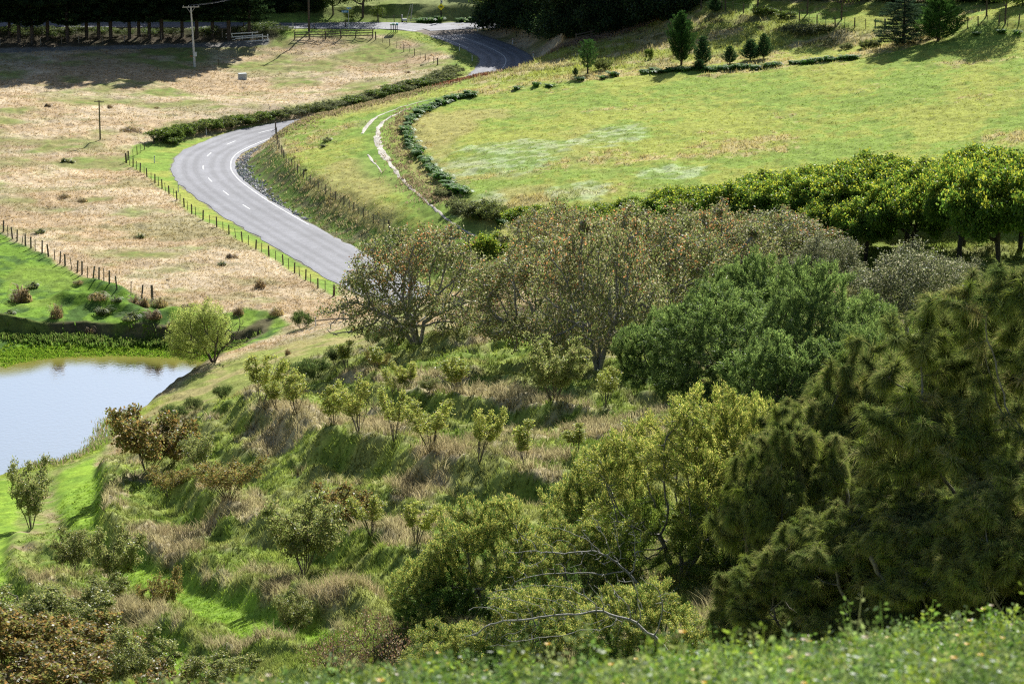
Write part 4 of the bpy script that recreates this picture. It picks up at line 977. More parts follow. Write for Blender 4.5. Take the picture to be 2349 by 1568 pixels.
# saplings on the hillside
SL = [(SAPL[0],600,968,835,100,'tallest yellow-leaved sapling at the left end of the lower row'),(SAPL[3],636,992,920,42,'thin sapling close beside the tallest yellow-leaved one'),(SAPL[1],680,1012,912,75,'vase-shaped sapling, third in the lower row'),
 (SAPL[1],765,1037,920,70,'fine-stemmed sapling, fourth in the lower row'),(SAPL[2],825,1052,925,95,'wide many-stemmed sapling, fifth in the lower row'),(SAPL[1],905,1077,957,82,'open vase-shaped sapling, sixth in the lower row'),
 (SAPL[2],990,1092,965,100,'broad fan-shaped sapling in the middle of the lower row'),(SAPL[0],1098,1102,970,88,'upright leafy sapling right of the broad fan-shaped one'),(SAPL[3],1205,1117,1000,52,'narrow straight sapling near the right end of the row'),
 (SAPL[3],1325,1075,1005,58,'last sapling of the row half hidden by the wattle'),(SAPL[3],863,882,822,38,'small slim sapling above the purple grass'),(SAPL[1],905,932,862,62,'left one of a pair of small saplings on the slope'),
 (SAPL[0],942,922,842,66,'right one of a pair of small saplings on the slope'),(SHRG[1],985,930,893,55,'tiny spreading shrub between the paired saplings and the spire'),(SAPL[3],1050,928,828,60,'spire-shaped sapling standing alone on the slope'),
 (SAPL[1],1388,962,870,75,'slender sapling beside the dense rounded shrub'),(SAPL[1],852,1290,1197,75,'vase-shaped sapling beside the orange shrub'),(SAPL[0],955,1303,1195,90,'vase-shaped sapling left of the rounded wattle'),(SAPL[3],795,850,785,55,'small green sapling at the foot of the big leaning hawthorn')]
for pr, u, vb, vt, wd, lab in SL: plant('sapling', pr, u, vb, vt, lab, 'sapling', 'planted saplings on the hillside', wd)
SH = [(SHRG[0],1270,965,822,150,'dense rounded green shrub below the forked hawthorn'),(SHRG[2],72,1205,1045,105,'tall grey-green shrub on the bank below the pond'),(SHRG[1],175,1308,1205,95,'spreading dark shrub between the mown strip and the rough grass'),
 (SHRG[0],265,1345,1205,120,'leafy shrub standing beside the mown strip'),(SHRO[1],385,1397,1292,90,'thin reddish shrub overhanging the mown strip'),(SHRG[0],700,1345,1172,170,'broad dark shrub with a heavy shadow'),
 (SHRG[1],672,1462,1352,110,'shrub at the right end of the mown strip'),(SHRG[2],460,1135,1042,80,'pale bare-stemmed shrub between the two rusty shrubs'),
 (SHRO[0],340,1095,945,165,'largest rusty-leaved shrub beside the pond'),(SHRO[1],388,1150,1080,120,'low rusty shrub under the largest one'),(SHRO[1],525,1195,1102,150,'rusty shrub with a long low side branch'),(SHRO[0],795,1245,1140,120,'orange-topped shrub above the vase-shaped sapling'),
 (SHRO[1],860,870,820,60,'yellowing shrub at the shady foot of the leaning hawthorn')]
for pr, u, vb, vt, wd, lab in SH: plant('shrub', pr, u, vb, vt, lab, 'shrub', 'rough shrubs on the hillside', wd)
# thicket in the bottom left corner
TH = [(60,1470,1345,190,0),(170,1460,1335,200,0),(110,1540,1400,260,1),(10,1560,1400,220,1),(230,1550,1430,200,1),(330,1600,1470,190,0),(420,1600,1500,170,1),(520,1610,1520,170,0),(150,1610,1480,260,1),(30,1640,1490,240,1),(250,1400,1330,90,0)]
TL = ['grey-green thorny bush at the upper left of the corner thicket','grey-green thorny bush at the top of the corner thicket','rusty brown bush in the heart of the corner thicket','rusty brown bush against the left frame edge','mottled bush on the right flank of the thicket',
 'green thorny bush spilling right of the thicket','rusty bush at the bottom edge right of the thicket','outermost thorny bush right of the corner thicket','dense rust-coloured bush at the bottom edge','rust-coloured bush in the very corner','small grey-green bush above the thicket']
for (u, vb, vt, wd, o), lab in zip(TH, TL): plant('thorn_bush', SHRO[0] if o else SHRG[0], u, vb, vt, lab, 'bush', 'thorny thicket in the corner', wd)
for u, vb, vt, wd, lab in [(860,1520,1390,150,'purple-brown twiggy bush behind the weeds'),(770,1560,1450,150,'paler twiggy bush lower left of the purple one'),(930,1570,1440,130,'twiggy bush tucked under the small wattle')]:
    plant('twiggy_bush', TWIG, u, vb, vt, lab, 'bush', 'bare twiggy bushes', wd)
GL = [(510,922,884,46,'dark round gorse bush on the smooth grass slope'),(447,948,908,44,'dark gorse bush nearer the pond'),(402,962,925,66,'spreading gorse bush at the top of the pond bank'),(655,855,822,40,'gorse bush left of the brown scrub'),
 (715,880,820,90,'wide dark gorse patch below the smooth slope'),(770,845,800,60,'gorse bush beside the small green sapling'),(690,752,710,52,'dark rounded bush by the timber rail'),(905,795,745,90,'dark gorse under the leaning hawthorn'),(860,790,750,60,'low gorse left of the hawthorn trunk')]
for i, (u, vb, vt, wd, lab) in enumerate(GL): plant('gorse_bush', GORS[i % 2], u, vb, vt, lab, 'bush', 'dark gorse bushes', wd)
WL = [(50,690,635,75,0,'tall brown weed clump at the left edge of the flat'),(128,728,675,48,0,'dark brown weed clump standing on the mound'),(205,765,735,34,0,'small brown weed on the scarp edge'),(225,685,658,70,1,'wide low brown weeds below the pond fence'),
 (308,698,662,40,0,'brown weed beside the last fence posts'),(365,700,665,60,1,'dead brown weeds at the end of the pond fence'),(352,728,695,60,0,'dark weed clump under the fence end'),(395,752,722,36,1,'weed clump left of the willow crown'),
 (435,706,686,60,1,'brown weeds above the willow'),(548,722,690,40,0,'thin weed right of the willow top'),(635,722,690,50,1,'brown weed at the edge of the hay grass'),(596,658,625,40,0,'dark weed in the lower paddock'),
 (532,590,566,40,0,'dark weed beside the grey tussock'),(510,606,586,30,2,'grey-green tussock in the lower paddock'),(92,534,512,36,2,'grey tussock above the pond fence'),(322,545,520,30,2,'round grey tussock in the middle of the hay'),
 (150,372,348,30,2,'pair of green rushes in the paddock'),(165,372,358,18,2,'small rush beside the taller one'),(300,300,278,70,1,'wide brown weed patch below the wooden pole'),(110,243,225,24,0,'small brown weed left of the wooden pole'),
 (252,245,228,20,0,'dead stalks just right of the wooden pole'),(360,248,238,22,1,'small brown weed in the upper paddock'),(150,452,430,40,1,'faded weed patch in the middle paddock'),(190,460,440,34,1,'weed clump right of the faded patch'),
 (660,815,790,22,0,'small dead bush alone on the smooth slope'),(935,166,152,22,0,'dark weed in the tan paddock near the hedge'),(1030,158,144,22,0,'brown weed beside the hedge end'),(970,150,142,20,2,'small grey weed near the roadside fence'),
 (700,390,375,16,2,'weed on the bank'),(750,325,305,34,2,'dark tuft pair on the bank above the bend'),(742,336,322,22,2,'lower dark tuft on the bank above the bend'),(238,722,698,60,2,'green rush patch on the long mound'),(300,730,704,70,2,'wide dark green tuft on the face of the mound'),(268,690,672,40,2,'small green tuft above the mound'),(20,720,700,50,2,'green tuft on the little mound at the left edge'),(75,660,640,44,2,'green tuft beside the tall brown weeds'),(180,650,636,34,1,'faded weeds just below the pond fence'),(460,735,715,50,2,'green tuft behind the willow'),(330,705,668,46,0,'tall dark stalks among the last fence posts')]
for u, vb, vt, wd, k, lab in []: plant('weed_clump', WEED[k], u, vb, vb-(vb-vt)*(.8 if vb > 640 else .62), lab, 'weed', 'brown weeds and tussocks', wd*(.95 if vb > 640 else .75))
# hedge along the far side of the road
HD = [(372,322,282,60,0),(398,318,280,56,0),(425,308,272,60,0),(455,302,268,60,1),(485,296,262,60,0),(515,291,258,62,1),(548,286,254,60,0),(580,281,250,62,1),(612,275,247,60,0),(645,268,243,62,1),(678,262,238,62,2),(712,255,232,62,1),(745,249,228,60,2),
      (778,243,222,60,2),(810,236,214,60,0),(842,228,207,60,2),(872,220,198,60,0),(902,212,188,62,0),(932,204,180,62,2),(962,197,172,62,0),(992,190,163,62,2),(1018,178,152,60,2),(1040,166,142,54,2),(395,328,305,50,0)]
for i, (u, vb, vt, wd, k) in enumerate(HD):
    lab = 'small front bush at the left end of the roadside hedge' if i == 23 else 'hedge bush along the road, %s from its left end' % ordn(i)
    plant('hedge_bush', HEDG[k], u, vb, vb-(vb-vt)*.7, lab, 'bush', 'hedge bushes beside the road', wd, lname='foliage', tname='stems')
# scrub at the lower end of the agapanthus row and rough tufts above the field
for i, (u, vb, vt, wd, k, lab) in enumerate([(1075,500,455,90,2,'dark tangled bush at the lower end of the agapanthus row'),(1120,505,460,90,1,'grey-green bramble mound beside the dark tangled bush'),(1045,480,452,50,2,'small dark scrub above the tangled bush'),
   (1385,160,134,50,1,'low brown-green scrub by the young pine with the bare stem'),(1489,134,112,20,0,'pale green rush tuft under the dark trees'),(1835,78,54,90,2,'grey-green bramble mound below the upper fence'),(1880,72,58,60,1,'purple-grey scrub beside the bramble mound'),
   (1751,36,18,52,0,'bright yellow-green bush at the upper fence'),(1803,40,24,44,0,'second bright green bush right of the first'),(1990,108,88,40,1,'dark scrub left of the tall cedars'),(1940,112,95,30,2,'small scrub tuft in the rough grass'),(2010,104,90,30,2,'scrub tuft under the bigger cedar'),
   (1100,505,480,40,0,'round green bush beside the bramble mound'),(1015,452,432,40,2,'brown scrub beside the agapanthus row')]):
    plant('scrub_bush', HEDG[k], u, vb, vt, lab, 'bush', 'scrub around the green field', wd, lname='foliage', tname='stems')

# agapanthus: arching straps with a few white heads
def strap_clump(seed, n, Ht, R, cols, wdt=.05, heads=4, up=1.0):
    rng = np.random.default_rng(seed); V = []; F4 = []; F3 = []; C = []
    for i in range(n):
        a = rng.uniform(0, 6.283); q = R*.55*math.sqrt(rng.uniform()); b = np.array([q*math.cos(a*1.7), q*math.sin(a*1.7), 0.]); L = Ht*rng.uniform(.8, 1.4) if up < 1.35 else Ht*rng.uniform(.3, 1.35)*(1.15-.75*q/(R*.55)); out = np.array([math.cos(a), math.sin(a), 0]); s = np.array([-out[1], out[0], 0])
        p1 = b+out*L*.22+np.array([0, 0, L*.62*up]); p2 = b+out*L*.55+np.array([0, 0, L*.66*up]); p3 = b+out*L*.85+np.array([0, 0, L*.42*up]); o = len(V); w = wdt*rng.uniform(.7, 1.2)
        V += [b-s*w*.6, b+s*w*.6, p1-s*w, p1+s*w, p2-s*w*.9, p2+s*w*.9, p3]; F4 += [[o, o+1, o+3, o+2], [o+2, o+3, o+5, o+4]]; F3 += [[o+4, o+5, o+6]]
        c = np.array(cols[rng.integers(len(cols))])*rng.uniform(.8, 1.2); C += [c]*7
    foliage = mesh_data('straps', V, [np.array(F4), np.array(F3)], M_LEAF, np.array(C)); G = Geo()
    for i in range(heads):
        a = rng.uniform(0, 6.28); q = R*rng.uniform(.1, .7); x, y = q*math.cos(a), q*math.sin(a); h = Ht*rng.uniform(.95, 1.35)
        G.tube([(x*.6, y*.6, 0), (x, y, h)], .012, 4, (.12, .17, .05), cap=False); pts = np.array([x, y, h])+rvec(rng, 26)*.07; v, f = leaf_quads(pts, .06, .04, rng); G.add(v, f, (.62, .64, .60))
    return foliage, (G.data('flower_heads', M_LEAF) if heads else None)
AG = [strap_clump(s, 110, .75, .8, [(.10, .22, .045), (.15, .30, .06), (.07, .15, .035)], .055, 1, 1.25) for s in (1, 2, 3)]
def agap(u, v, lab, grp, sc=1.0):
    p = at(u+random.uniform(-2.5, 2.5), v+random.uniform(-1.5, 1.5)); e = empty('agapanthus', p, random.uniform(0, 6), (sc*random.uniform(1.1, 1.8), sc*random.uniform(.95, 1.5), sc*random.uniform(.55, 1.0))); tag(e, lab, 'agapanthus', grp); k = random.randrange(3)
    obj('leaves', AG[k][0], e); obj('flower_heads', AG[k][1], e)
L1 = crom(np.array([(1082,222),(1048,229),(1015,240),(985,250),(960,262),(944,274),(938,288),(930,305),(936,322),(945,335),(953,345),(960,358),(970,366),(978,374),(986,384),(997,396),(1010,408),(1022,418),(1030,430),(1045,437),(1062,446)], float), 7)
L1 = L1[np.concatenate([[True], np.linalg.norm(np.diff(L1, axis=0), axis=1) > 4])][:58]
for i, (u, v) in enumerate(L1): agap(u, v, 'agapanthus clump in the curved row beside the farm track, %s from its far end' % ordn(i), 'agapanthus row by the farm track', 1.05)
L2 = [(u, v) for u, v in [(1188,204),(1228,200),(1262,197),(1334,185),(1381,179),(1405,175),(1413,173)]] + [(1478+i*10.3, 168-i*.44-(i > 25)*(i-25)*.6) for i in range(48) if i not in (12, 31, 32)] + [(2060,96),(2240,80),(2300,76),(2330,76)]
for i, (u, v) in enumerate(L2): agap(u, v, 'agapanthus clump along the top edge of the green field, %s from the left' % ordn(i), 'agapanthus line at the top of the field', .85)
for i, (u, v, lab) in enumerate([(1120,478,'agapanthus on top of the tangled bush'),(1135,500,'agapanthus below the bramble mound'),(1092,492,'agapanthus in the tangled bush'),(1153,512,'lowest agapanthus before the orchard')]): agap(u, v, lab, 'agapanthus around the tangled bush', 1.2)
for i, (u, v) in enumerate([(965,50),(978,50),(990,50),(1003,50),(1058,50),(1075,51),(1090,50)]): agap(u, v, 'agapanthus beyond the junction, %s from the left' % ORD[i], 'agapanthus beyond the junction', 1.2)

# brown weeds and rush tufts on the flat and in the paddock: upright stalks
WS = [strap_clump(11, 260, .85, 1.1, [(.26, .19, .14), (.34, .26, .18), (.20, .17, .10)], .022, 0, 1.45), strap_clump(12, 300, .7, 1.6, [(.30, .23, .16), (.38, .30, .20), (.24, .22, .11)], .022, 0, 1.4), strap_clump(13, 240, .8, .9, [(.16, .20, .08), (.22, .25, .11), (.11, .13, .05)], .022, 0, 1.5)]
for u, vb, vt, wd, k, lab in WL:
    p = at(u, vb); kk = pxm(p); f = .75 if vb > 640 else .5; sx = wd*1.05/2/kk/(.95, 1.25, .8)[k]; sz = (vb-vt)*f/kk/(1.1, .95, 1.1)[k]
    e = empty('weed_clump', p, random.uniform(0, 6), (sx, sx, sz)); tag(e, lab, 'weed', 'brown weeds and tussocks'); obj('stalks', WS[k][0], e)
# young conifers at the top of the field
plant('young_pine', YPIN, 1563, 149, 30, 'dense dark young pine above the agapanthus', 'pine', None, 62, 0, lname='needles')
plant('young_pine', NPIN, 1348, 168, 92, 'slender young pine with a long bare stem', 'pine', None, 42, 0, lname='needles')
for u, vb, vt, wd, k, lab in [(2073,100,-14,125,0,'large blue-grey cedar at the field edge'),(2152,92,-18,108,1,'green cedar touching the large blue-grey one')]: plant('cedar_tree', CEDR[k], u, vb, vt, lab, 'conifer', 'cedars at the field edge', wd, lname='needles')
for u, vb, vt, wd, lab in [(1612,150,85,46,'small blue-green conifer right of the young pine'),(1604,162,138,34,'lowest little conifer beneath the small blue-green one'),(1674,146,106,34,'little round conifer on its own'),(1722,138,92,52,'bushy left half of the twin conifers'),(1752,134,78,36,'pointed right half of the twin conifers'),(1640,26,-8,36,'small conifer by the upper fence'),(1320,172,155,16,'tiny green seedling conifer in the rough grass')]:
    plant('young_conifer', SCON[0], u, vb, vt, lab, 'conifer', 'small conifers above the field', wd, lname='needles')

# undergrowth under the pines and extra screening trees
for i, (u, vb, wd, h) in enumerate([(20,78,70,22),(90,84,80,24),(130,88,60,20),(170,80,70,22),(235,80,60,18),(285,80,50,16),(345,80,60,16),(395,78,60,14),(470,78,70,18),(560,74,60,16),(600,72,70,22),(650,72,50,14)]):
    plant('undergrowth_bush', GORS[i % 2], u, vb, vb-h, 'dark low bush in the shade under the pines, %s from the left' % ORD[i], 'bush', 'undergrowth under the pines', wd)
# the dark pine belt along the side road
PT = [(22,84,.75),(44,97,1),(74,98,1.1),(155,96,1.1),(199,86,.8),(227,88,.9),(254,90,1),(297,88,1),(319,84,.7),(343,88,1),(371,90,1.1),(418,84,.9),(452,86,.95),(525,92,1.25),(-30,96,1),(110,92,.85),(488,84,.8),(-80,96,1.1),(572,86,.85)]
for i, (u, v, s) in enumerate(sorted(PT)):
    p = at(u, v); put_tree('pine_tree', PINE[i % 2], (p[0], p[1], p[2]-.2), random.uniform(0, 6), (s**.4*1.05, s**.4*1.05, s**.3), 'dark pine in the roadside belt, %s from the left' % ordn(i), 'pine', 'dark pines along the side road', 'needles')
def far(pr, u, y, s, name, lab, cat, grp, sz=None):
    r = ray(u, 20); x = r[0]/r[1]*y; z = float(zt(np.array([x]), np.array([float(y)]))[0])
    return put_tree(name, pr, (x, y, z-.2), random.uniform(0, 6), (s, s, sz or s), lab, cat, grp)
for i, (u, y, s, k) in enumerate([(-60,526,1.0,0),(30,524,1.1,0),(110,527,1.0,1),(190,524,1.2,0),(270,527,1.1,0),(345,524,1.1,1),(420,527,1.2,0),(495,524,1.1,0),(560,525,1.0,0),(606,518,.85,0),(655,517,.7,0),(712,517,.6,1)]):
    far(EVG[k], u, y, s, 'evergreen_tree', 'dark evergreen beyond the side road, %s from the left' % ORD[i], 'tree', 'evergreens beyond the side road')
for u, y, s, lab in [(676,513.4,.22,'leafy bush lit at the far roadside'),(764,515,.7,'pale weeping tree behind the road signs'),(832,514.5,1.0,'spreading tree with twisting limbs beyond the road'),(800,513.4,.2,'low bush behind the blue road sign'),(866,513.6,.26,'dark bush at the foot of the twisting tree')]:
    far(OPEN[0], u, y, s, 'roadside_tree', lab, 'tree', 'trees beyond the junction')
for i, (u, y, s) in enumerate([(880,560,1.1),(960,556,1.1),(1030,552,1.0),(1100,545,1.1),(1160,540,1.1),(1000,570,1.3),(925,575,1.3)]):
    far(EVG[i % 2], u, y, s, 'evergreen_tree', 'dark evergreen on the far hillside, %s of its group' % ORD[i], 'tree', 'evergreens on the far hillside')
for i, (u, vb, s, k) in enumerate([(1165,62,.9,0),(1215,60,1.0,0),(1262,72,.9,1),(1300,84,.85,0),(1352,70,1.0,0),(1405,66,1.0,0),(1452,52,1.0,1),(1505,44,1.0,0),(1240,40,1.1,0),(1330,36,1.2,0),(1430,30,1.2,0),(1545,22,.9,1)]):
    p = at(u, vb); put_tree('evergreen_tree', EVG[k], (p[0], p[1], p[2]-.2), random.uniform(0, 6), (s, s, s*1.05), 'dark evergreen above the road bend, %s from the left' % ORD[sorted([1165,1215,1262,1300,1352,1405,1452,1505,1240,1330,1430,1545]).index(u)], 'tree', 'dark trees above the road bend')
p = at(1128, 60); put_tree('gum_tree', OPEN[0], p, 1.2, (1.0, 1.0, 1.3), 'tall gum tree with a pale leaning trunk at the junction corner', 'tree')
for i, (u, vb, s, k) in enumerate([(1610,-4,.55,0),(1690,-2,.55,1),(1790,0,.5,0),(1870,2,.55,1),(1950,4,.55,0),(2040,6,.55,1),(2120,8,.55,0),(2200,8,.55,0),(2275,8,.55,1),(2350,10,.55,0)]):
    p = at(u, vb+6); put_tree('evergreen_tree', EVG[k], (p[0]+1, p[1]+4, p[2]+.3), random.uniform(0, 6), (s*.95, s*.95, s*.95), 'dark evergreen behind the upper fence, %s from the left' % ORD[i], 'tree', 'dark trees behind the upper fence')
for i, (u, vb, s) in enumerate([(1664,24,.8),(1738,28,.8),(1852,34,.85),(1930,47,.85),(2263,38,.85),(2306,52,.8)]):
    p = at(u, vb); put_tree('paddock_tree', OPEN[0], p, random.uniform(0, 6), (s*.8, s*.8, s*1.2), 'open-crowned tree by the upper fence, %s from the left' % ORD[i], 'tree', 'open trees by the upper fence')

# ------------------------------------------------------------ fences
def posts_mesh(name, r, h, sq=False, col=(.13, .105, .08)):
    G = Geo(); G.tube([(0, 0, -.4), (0, 0, h*.5), (0, 0, h)], [r*1.05, r, r*.95], 6 if not sq else 4, col); return G.data(name, M_WOOD)
POSTS = [posts_mesh('strainer_post', .10, 1.25), posts_mesh('fence_post', .065, 1.15), posts_mesh('fence_batten', .032, 1.1)]
PALE = [posts_mesh('pale_post', .10, 1.25, col=(.28, .25, .21)), posts_mesh('pale_fence_post', .065, 1.15, col=(.28, .25, .21)), posts_mesh('pale_batten', .032, 1.1, col=(.28, .25, .21))]
MIDP = [posts_mesh('grey_post', .10, 1.25, col=(.15, .125, .10)), posts_mesh('grey_fence_post', .065, 1.15, col=(.15, .125, .10)), posts_mesh('grey_batten', .035, 1.1, col=(.15, .125, .10))]
def fence(L, gap, label, group=None, pat=(1, 2), sc=1.0, wires=4, P=POSTS, tmin=80, rails=0, jit=.06, railcol=(.10, .085, .07), rh=1.15, big=1.0):
    W = T(np.array(L, float)[:, 0], np.array(L, float)[:, 1], tmin)[:, :2]; s = np.concatenate([[0], np.cumsum(np.linalg.norm(np.diff(W, axis=0), axis=1))]); n = max(2, int(round(s[-1]/gap))+1)
    q = np.linspace(0, s[-1], n); q[1:-1] += np.array([random.uniform(-.12, .12)*gap for _ in range(n-2)]); X = np.interp(q, s, W[:, 0]); Y = np.interp(q, s, W[:, 1]); Z = zt(X, Y)
    e = empty('fence' if not rails else 'rail_fence', (X[0], Y[0], Z[0])); tag(e, label, 'fence', group); o0 = np.array([X[0], Y[0], Z[0]]); tops = []
    for i in range(n):
        k = 0 if (i in (0, n-1)) else pat[i % len(pat)]; h = sc*random.uniform(.94, 1.08); tx, ty = random.uniform(-jit, jit), random.uniform(-jit, jit)
        o = obj('post' if k < 2 else 'batten', P[k], e, (X[i]-o0[0], Y[i]-o0[1], Z[i]-o0[2]), 0, (big*(.9+.2*random.random()), big, h)); o.rotation_euler = (tx, ty, random.uniform(0, 6)); tops.append(np.array([X[i], Y[i], Z[i]])-o0)
    if wires:
        G = Geo()
        for w in range(wires):
            hh = sc*(.22+.8*w/(wires-1)); G.tube([p+np.array([0, 0, hh]) for p in tops], .006, 3, (.3, .3, .3), cap=False)
        G.obj('wire', M_METAL, e)
    for rr in range(rails):
        G = Geo()
        for a, b in zip(tops[:-1], tops[1:]):
            z = np.array([0, -.1, rh*sc*(.3+.65*rr/max(rails-1, 1))]); G.beam(a+z+[0, 0, random.uniform(-.02, .02)], b+z, .05, .15, railcol)
        G.obj('rail', M_WOOD, e)
    return e
fence([(352,330),(336,340),(312,357),(294,368)], 2.1, 'short stretch of wire fence between the paddock corner and the hedge', wires=4)
fence([(290,373),(371,432),(447,495),(510,528),(578,567),(646,604),(719,655),(766,679)], 2.15, 'long post and batten fence between the hay paddock and the road', wires=4, big=1.35, sc=1.08)
fence([(-60,498),(8,534),(82,577),(117,590),(193,633),(260,660),(305,676),(350,690)], 1.75, 'leaning post and wire fence between the hay grass and the pond flat', pat=(1, 2, 1), sc=1.3, P=MIDP, jit=.12, big=1.5)
fence([(632,298),(636,332),(656,372),(700,413),(745,444),(787,468),(839,500),(893,530)], 1.7, 'wire fence along the top of the grassy road bank', wires=4)
fence([(676,90),(717,89),(760,87.5),(808,87),(855,86)], 2.6, 'dark timber rail fence at the top of the tan paddock', pat=(0, 0), wires=0, rails=3, sc=1.1)
fence([(862,91),(885,100),(910,110),(945,124),(975,138),(1004,149)], 2.3, 'small post and wire fence running down from the rail fence to the hedge', wires=3)
fence([(560,70),(640,69),(700,68),(745,66),(792,63)], 3.0, 'thin fence along the side road below the big dark pole', wires=3)
fence([(0,104),(80,103),(180,100),(300,95),(420,90),(510,85)], 3.4, 'old pale posts in the deep shade under the pines', wires=2, P=PALE)
fence([(1564,24),(1610,22),(1660,24),(1715,30),(1775,38),(1860,54),(1910,60),(1960,64),(2030,66)], 1.9, 'long battened fence across the top of the field, left of the cedars', sc=1.25, wires=4, big=1.5)
fence([(2195,66),(2235,62),(2270,58),(2310,58),(2420,56)], 1.7, 'battened fence in the sun right of the cedars', sc=1.25, wires=4, big=1.5)
fence([(1322,98),(1338,94),(1365,86),(1395,78),(1430,70)], 2.4, 'dark rail fence glimpsed under the evergreens', pat=(0, 0), wires=0, rails=3, sc=1.1)
fence([(868,50.5),(885,50.5),(905,50.3),(922,50.2)], 1.5, 'short leaning fence at the far side of the junction', wires=3, jit=.12)
fence([(1140,72),(1180,84),(1220,86),(1260,92)], 1.6, 'dark batten fence beneath the trees at the bend', wires=3)
fence([(1036,566),(1047,568),(1068,566)], 2.0, 'small open gate frame where the farm track ends', pat=(0, 0), wires=0, rails=2, P=PALE, railcol=(.3, .29, .27))
fence([(708,744),(742,742),(788,736)], 3.4, 'weathered timber guard rail beside the culvert', pat=(0, 0), wires=0, rails=1, P=PALE, railcol=(.33, .28, .23), sc=.9)
# white yard rails in the shade
p = at(570, 92); e = empty('stock_yard', p); tag(e, 'white painted stock yard rails in the shade of the pines', 'fence'); k = pxm(p)
def yard(u, v): return np.array([(u-570)/k, 0, (92-v)/k/.98])
for (a, b) in [((519,78),(592,74)),((519,85.5),(600,80)),((519,92),(540,91)),((541,95),(618,90)),((541,87),(612,82))]:
    G = Geo(); G.beam(yard(*a)+[0, -.6*(a[0] > 530), 0], yard(*b)+[0, -.6*(a[0] > 530), 0], .05, .17, (.62, .64, .66)); G.obj('rail', M_PAINT, e)
for u, v0, v1 in [(522,92,63),(529,91,77),(556,96,83),(579,86,74),(602,93,78),(614,92,79)]:
    G = Geo(); G.beam(yard(u, v0+3), yard(u, v1), .14, .14, (.6, .62, .64)); G.obj('post', M_PAINT, e)
G = Geo(); G.beam(yard(523, 66), yard(536, 86), .06, .12, (.6, .62, .64)); G.obj('brace', M_PAINT, e)

# ------------------------------------------------------------ poles, markers, signs, boxes
def place(name, u, v, label, cat, group=None, rot=0, tmin=80):
    p = at(u, v, tmin); e = empty(name, p, rot); return tag(e, label, cat, group), p
e, p = place('power_pole', 447, 153, 'white concrete power pole with crossarm in the tan paddock', 'power pole'); k = pxm(p); HP = (153-17)/k/.985
G = Geo(); G.tube([(0, 0, -.5), (-.2, 0, HP*.5), (-.42, 0, HP)], [.20, .16, .11], 8, (.58, .57, .55)); G.obj('pole', M_PAINT, e, True)
G = Geo(); G.beam((-1.75, -.12, HP-.15), (.95, -.12, HP-.1), .10, .13, (.5, .47, .43)); G.obj('crossarm', M_PAINT, e)
for sx in (-1, 1): G = Geo(); G.beam((-.42, -.13, HP-1.1), (-.42+sx*.65, -.13, HP-.2), .04, .05, (.45, .44, .42)); G.obj('brace', M_PAINT, e)
for i, x in enumerate((-1.6, -.75, .1, .8)):
    G = Geo(); G.tube([(x, -.12, HP-.08), (x, -.12, HP+.06), (x, -.12, HP+.16)], [.03, .06, .035], 6, (.5, .5, .48)); G.obj('insulator', M_PAINT, e)
G = Geo(); G.box((.14, -.2, (153-124)/k), (.45, .28, .62), 0, (.62, .66, .68)); G.box((.14, -.2, (153-124)/k+.34), (.5, .34, .06), 0, (.5, .53, .55)); G.obj('meter_box', M_PAINT, e)
G = Geo(); G.box((-.45, -.1, (153-128)/k), (.62, .04, .09), 0, (.55, .14, .05)); G.obj('marker_plate', M_PAINT, e)
e2, p2 = place('power_pole', 709, 71, 'tall dark wooden power pole rising out of the frame by the side road', 'power pole')
G = Geo(); G.tube([(0, 0, -.5), (0, 0, 5), (0, 0, 10.5)], [.2, .17, .13], 8, (.10, .08, .065)); G.obj('pole', M_WOOD, e2)
G = Geo(); G.beam((-1.2, 0, 10.0), (1.2, 0, 10.0), .1, .12, (.12, .1, .08)); G.obj('crossarm', M_WOOD, e2)
A_ = np.array([p2[0]-p[0], p2[1]-p[1], p2[2]-p[2]+10.1])
for x0, x1 in ((.8, -.9), (.1, .2), (-.75, 1.0)):
    a = np.array([x0, -.12, HP+.16]); b = A_+np.array([x1, 0, 0]); pts = [a+(b-a)*t-np.array([0, 0, 1.0*4*t*(1-t)]) for t in np.linspace(0, 1, 20)]
    G = Geo(); G.tube(pts, .009, 4, (.4, .4, .4), cap=False); G.obj('wire', M_METAL, e)
e, p = place('telephone_pole', 230, 319, 'short wooden pole with a small crossarm in the left paddock', 'pole'); k = pxm(p); h = (319-231)/k/.98
G = Geo(); G.tube([(0, 0, -.4), (0, 0, h*.6), (0, 0, h)], [.12, .11, .09], 7, (.15, .14, .085)); G.obj('pole', M_WOOD, e)
G = Geo(); G.beam((-.68, -.08, h-.2), (.68, -.08, h-.2), .07, .09, (.12, .10, .08)); G.obj('crossarm', M_WOOD, e)
for x in (-.6, -.2, .2, .6): G = Geo(); G.tube([(x, -.08, h-.16), (x, -.08, h-.02)], [.03, .022], 5, (.2, .2, .2)); G.obj('insulator', M_PAINT, e)
# water tank box
e, p = place('concrete_trough', 556, 181, 'pale grey concrete box on its own in the tan paddock', 'box', rot=.35)
G = Geo(); G.box((0, 0, .45), (1.25, .8, .95), 0, (.42, .47, .50)); G.obj('body', M_PAINT, e); G = Geo(); G.box((0, 0, .96), (1.32, .87, .07), 0, (.55, .59, .60)); G.obj('lid', M_PAINT, e)
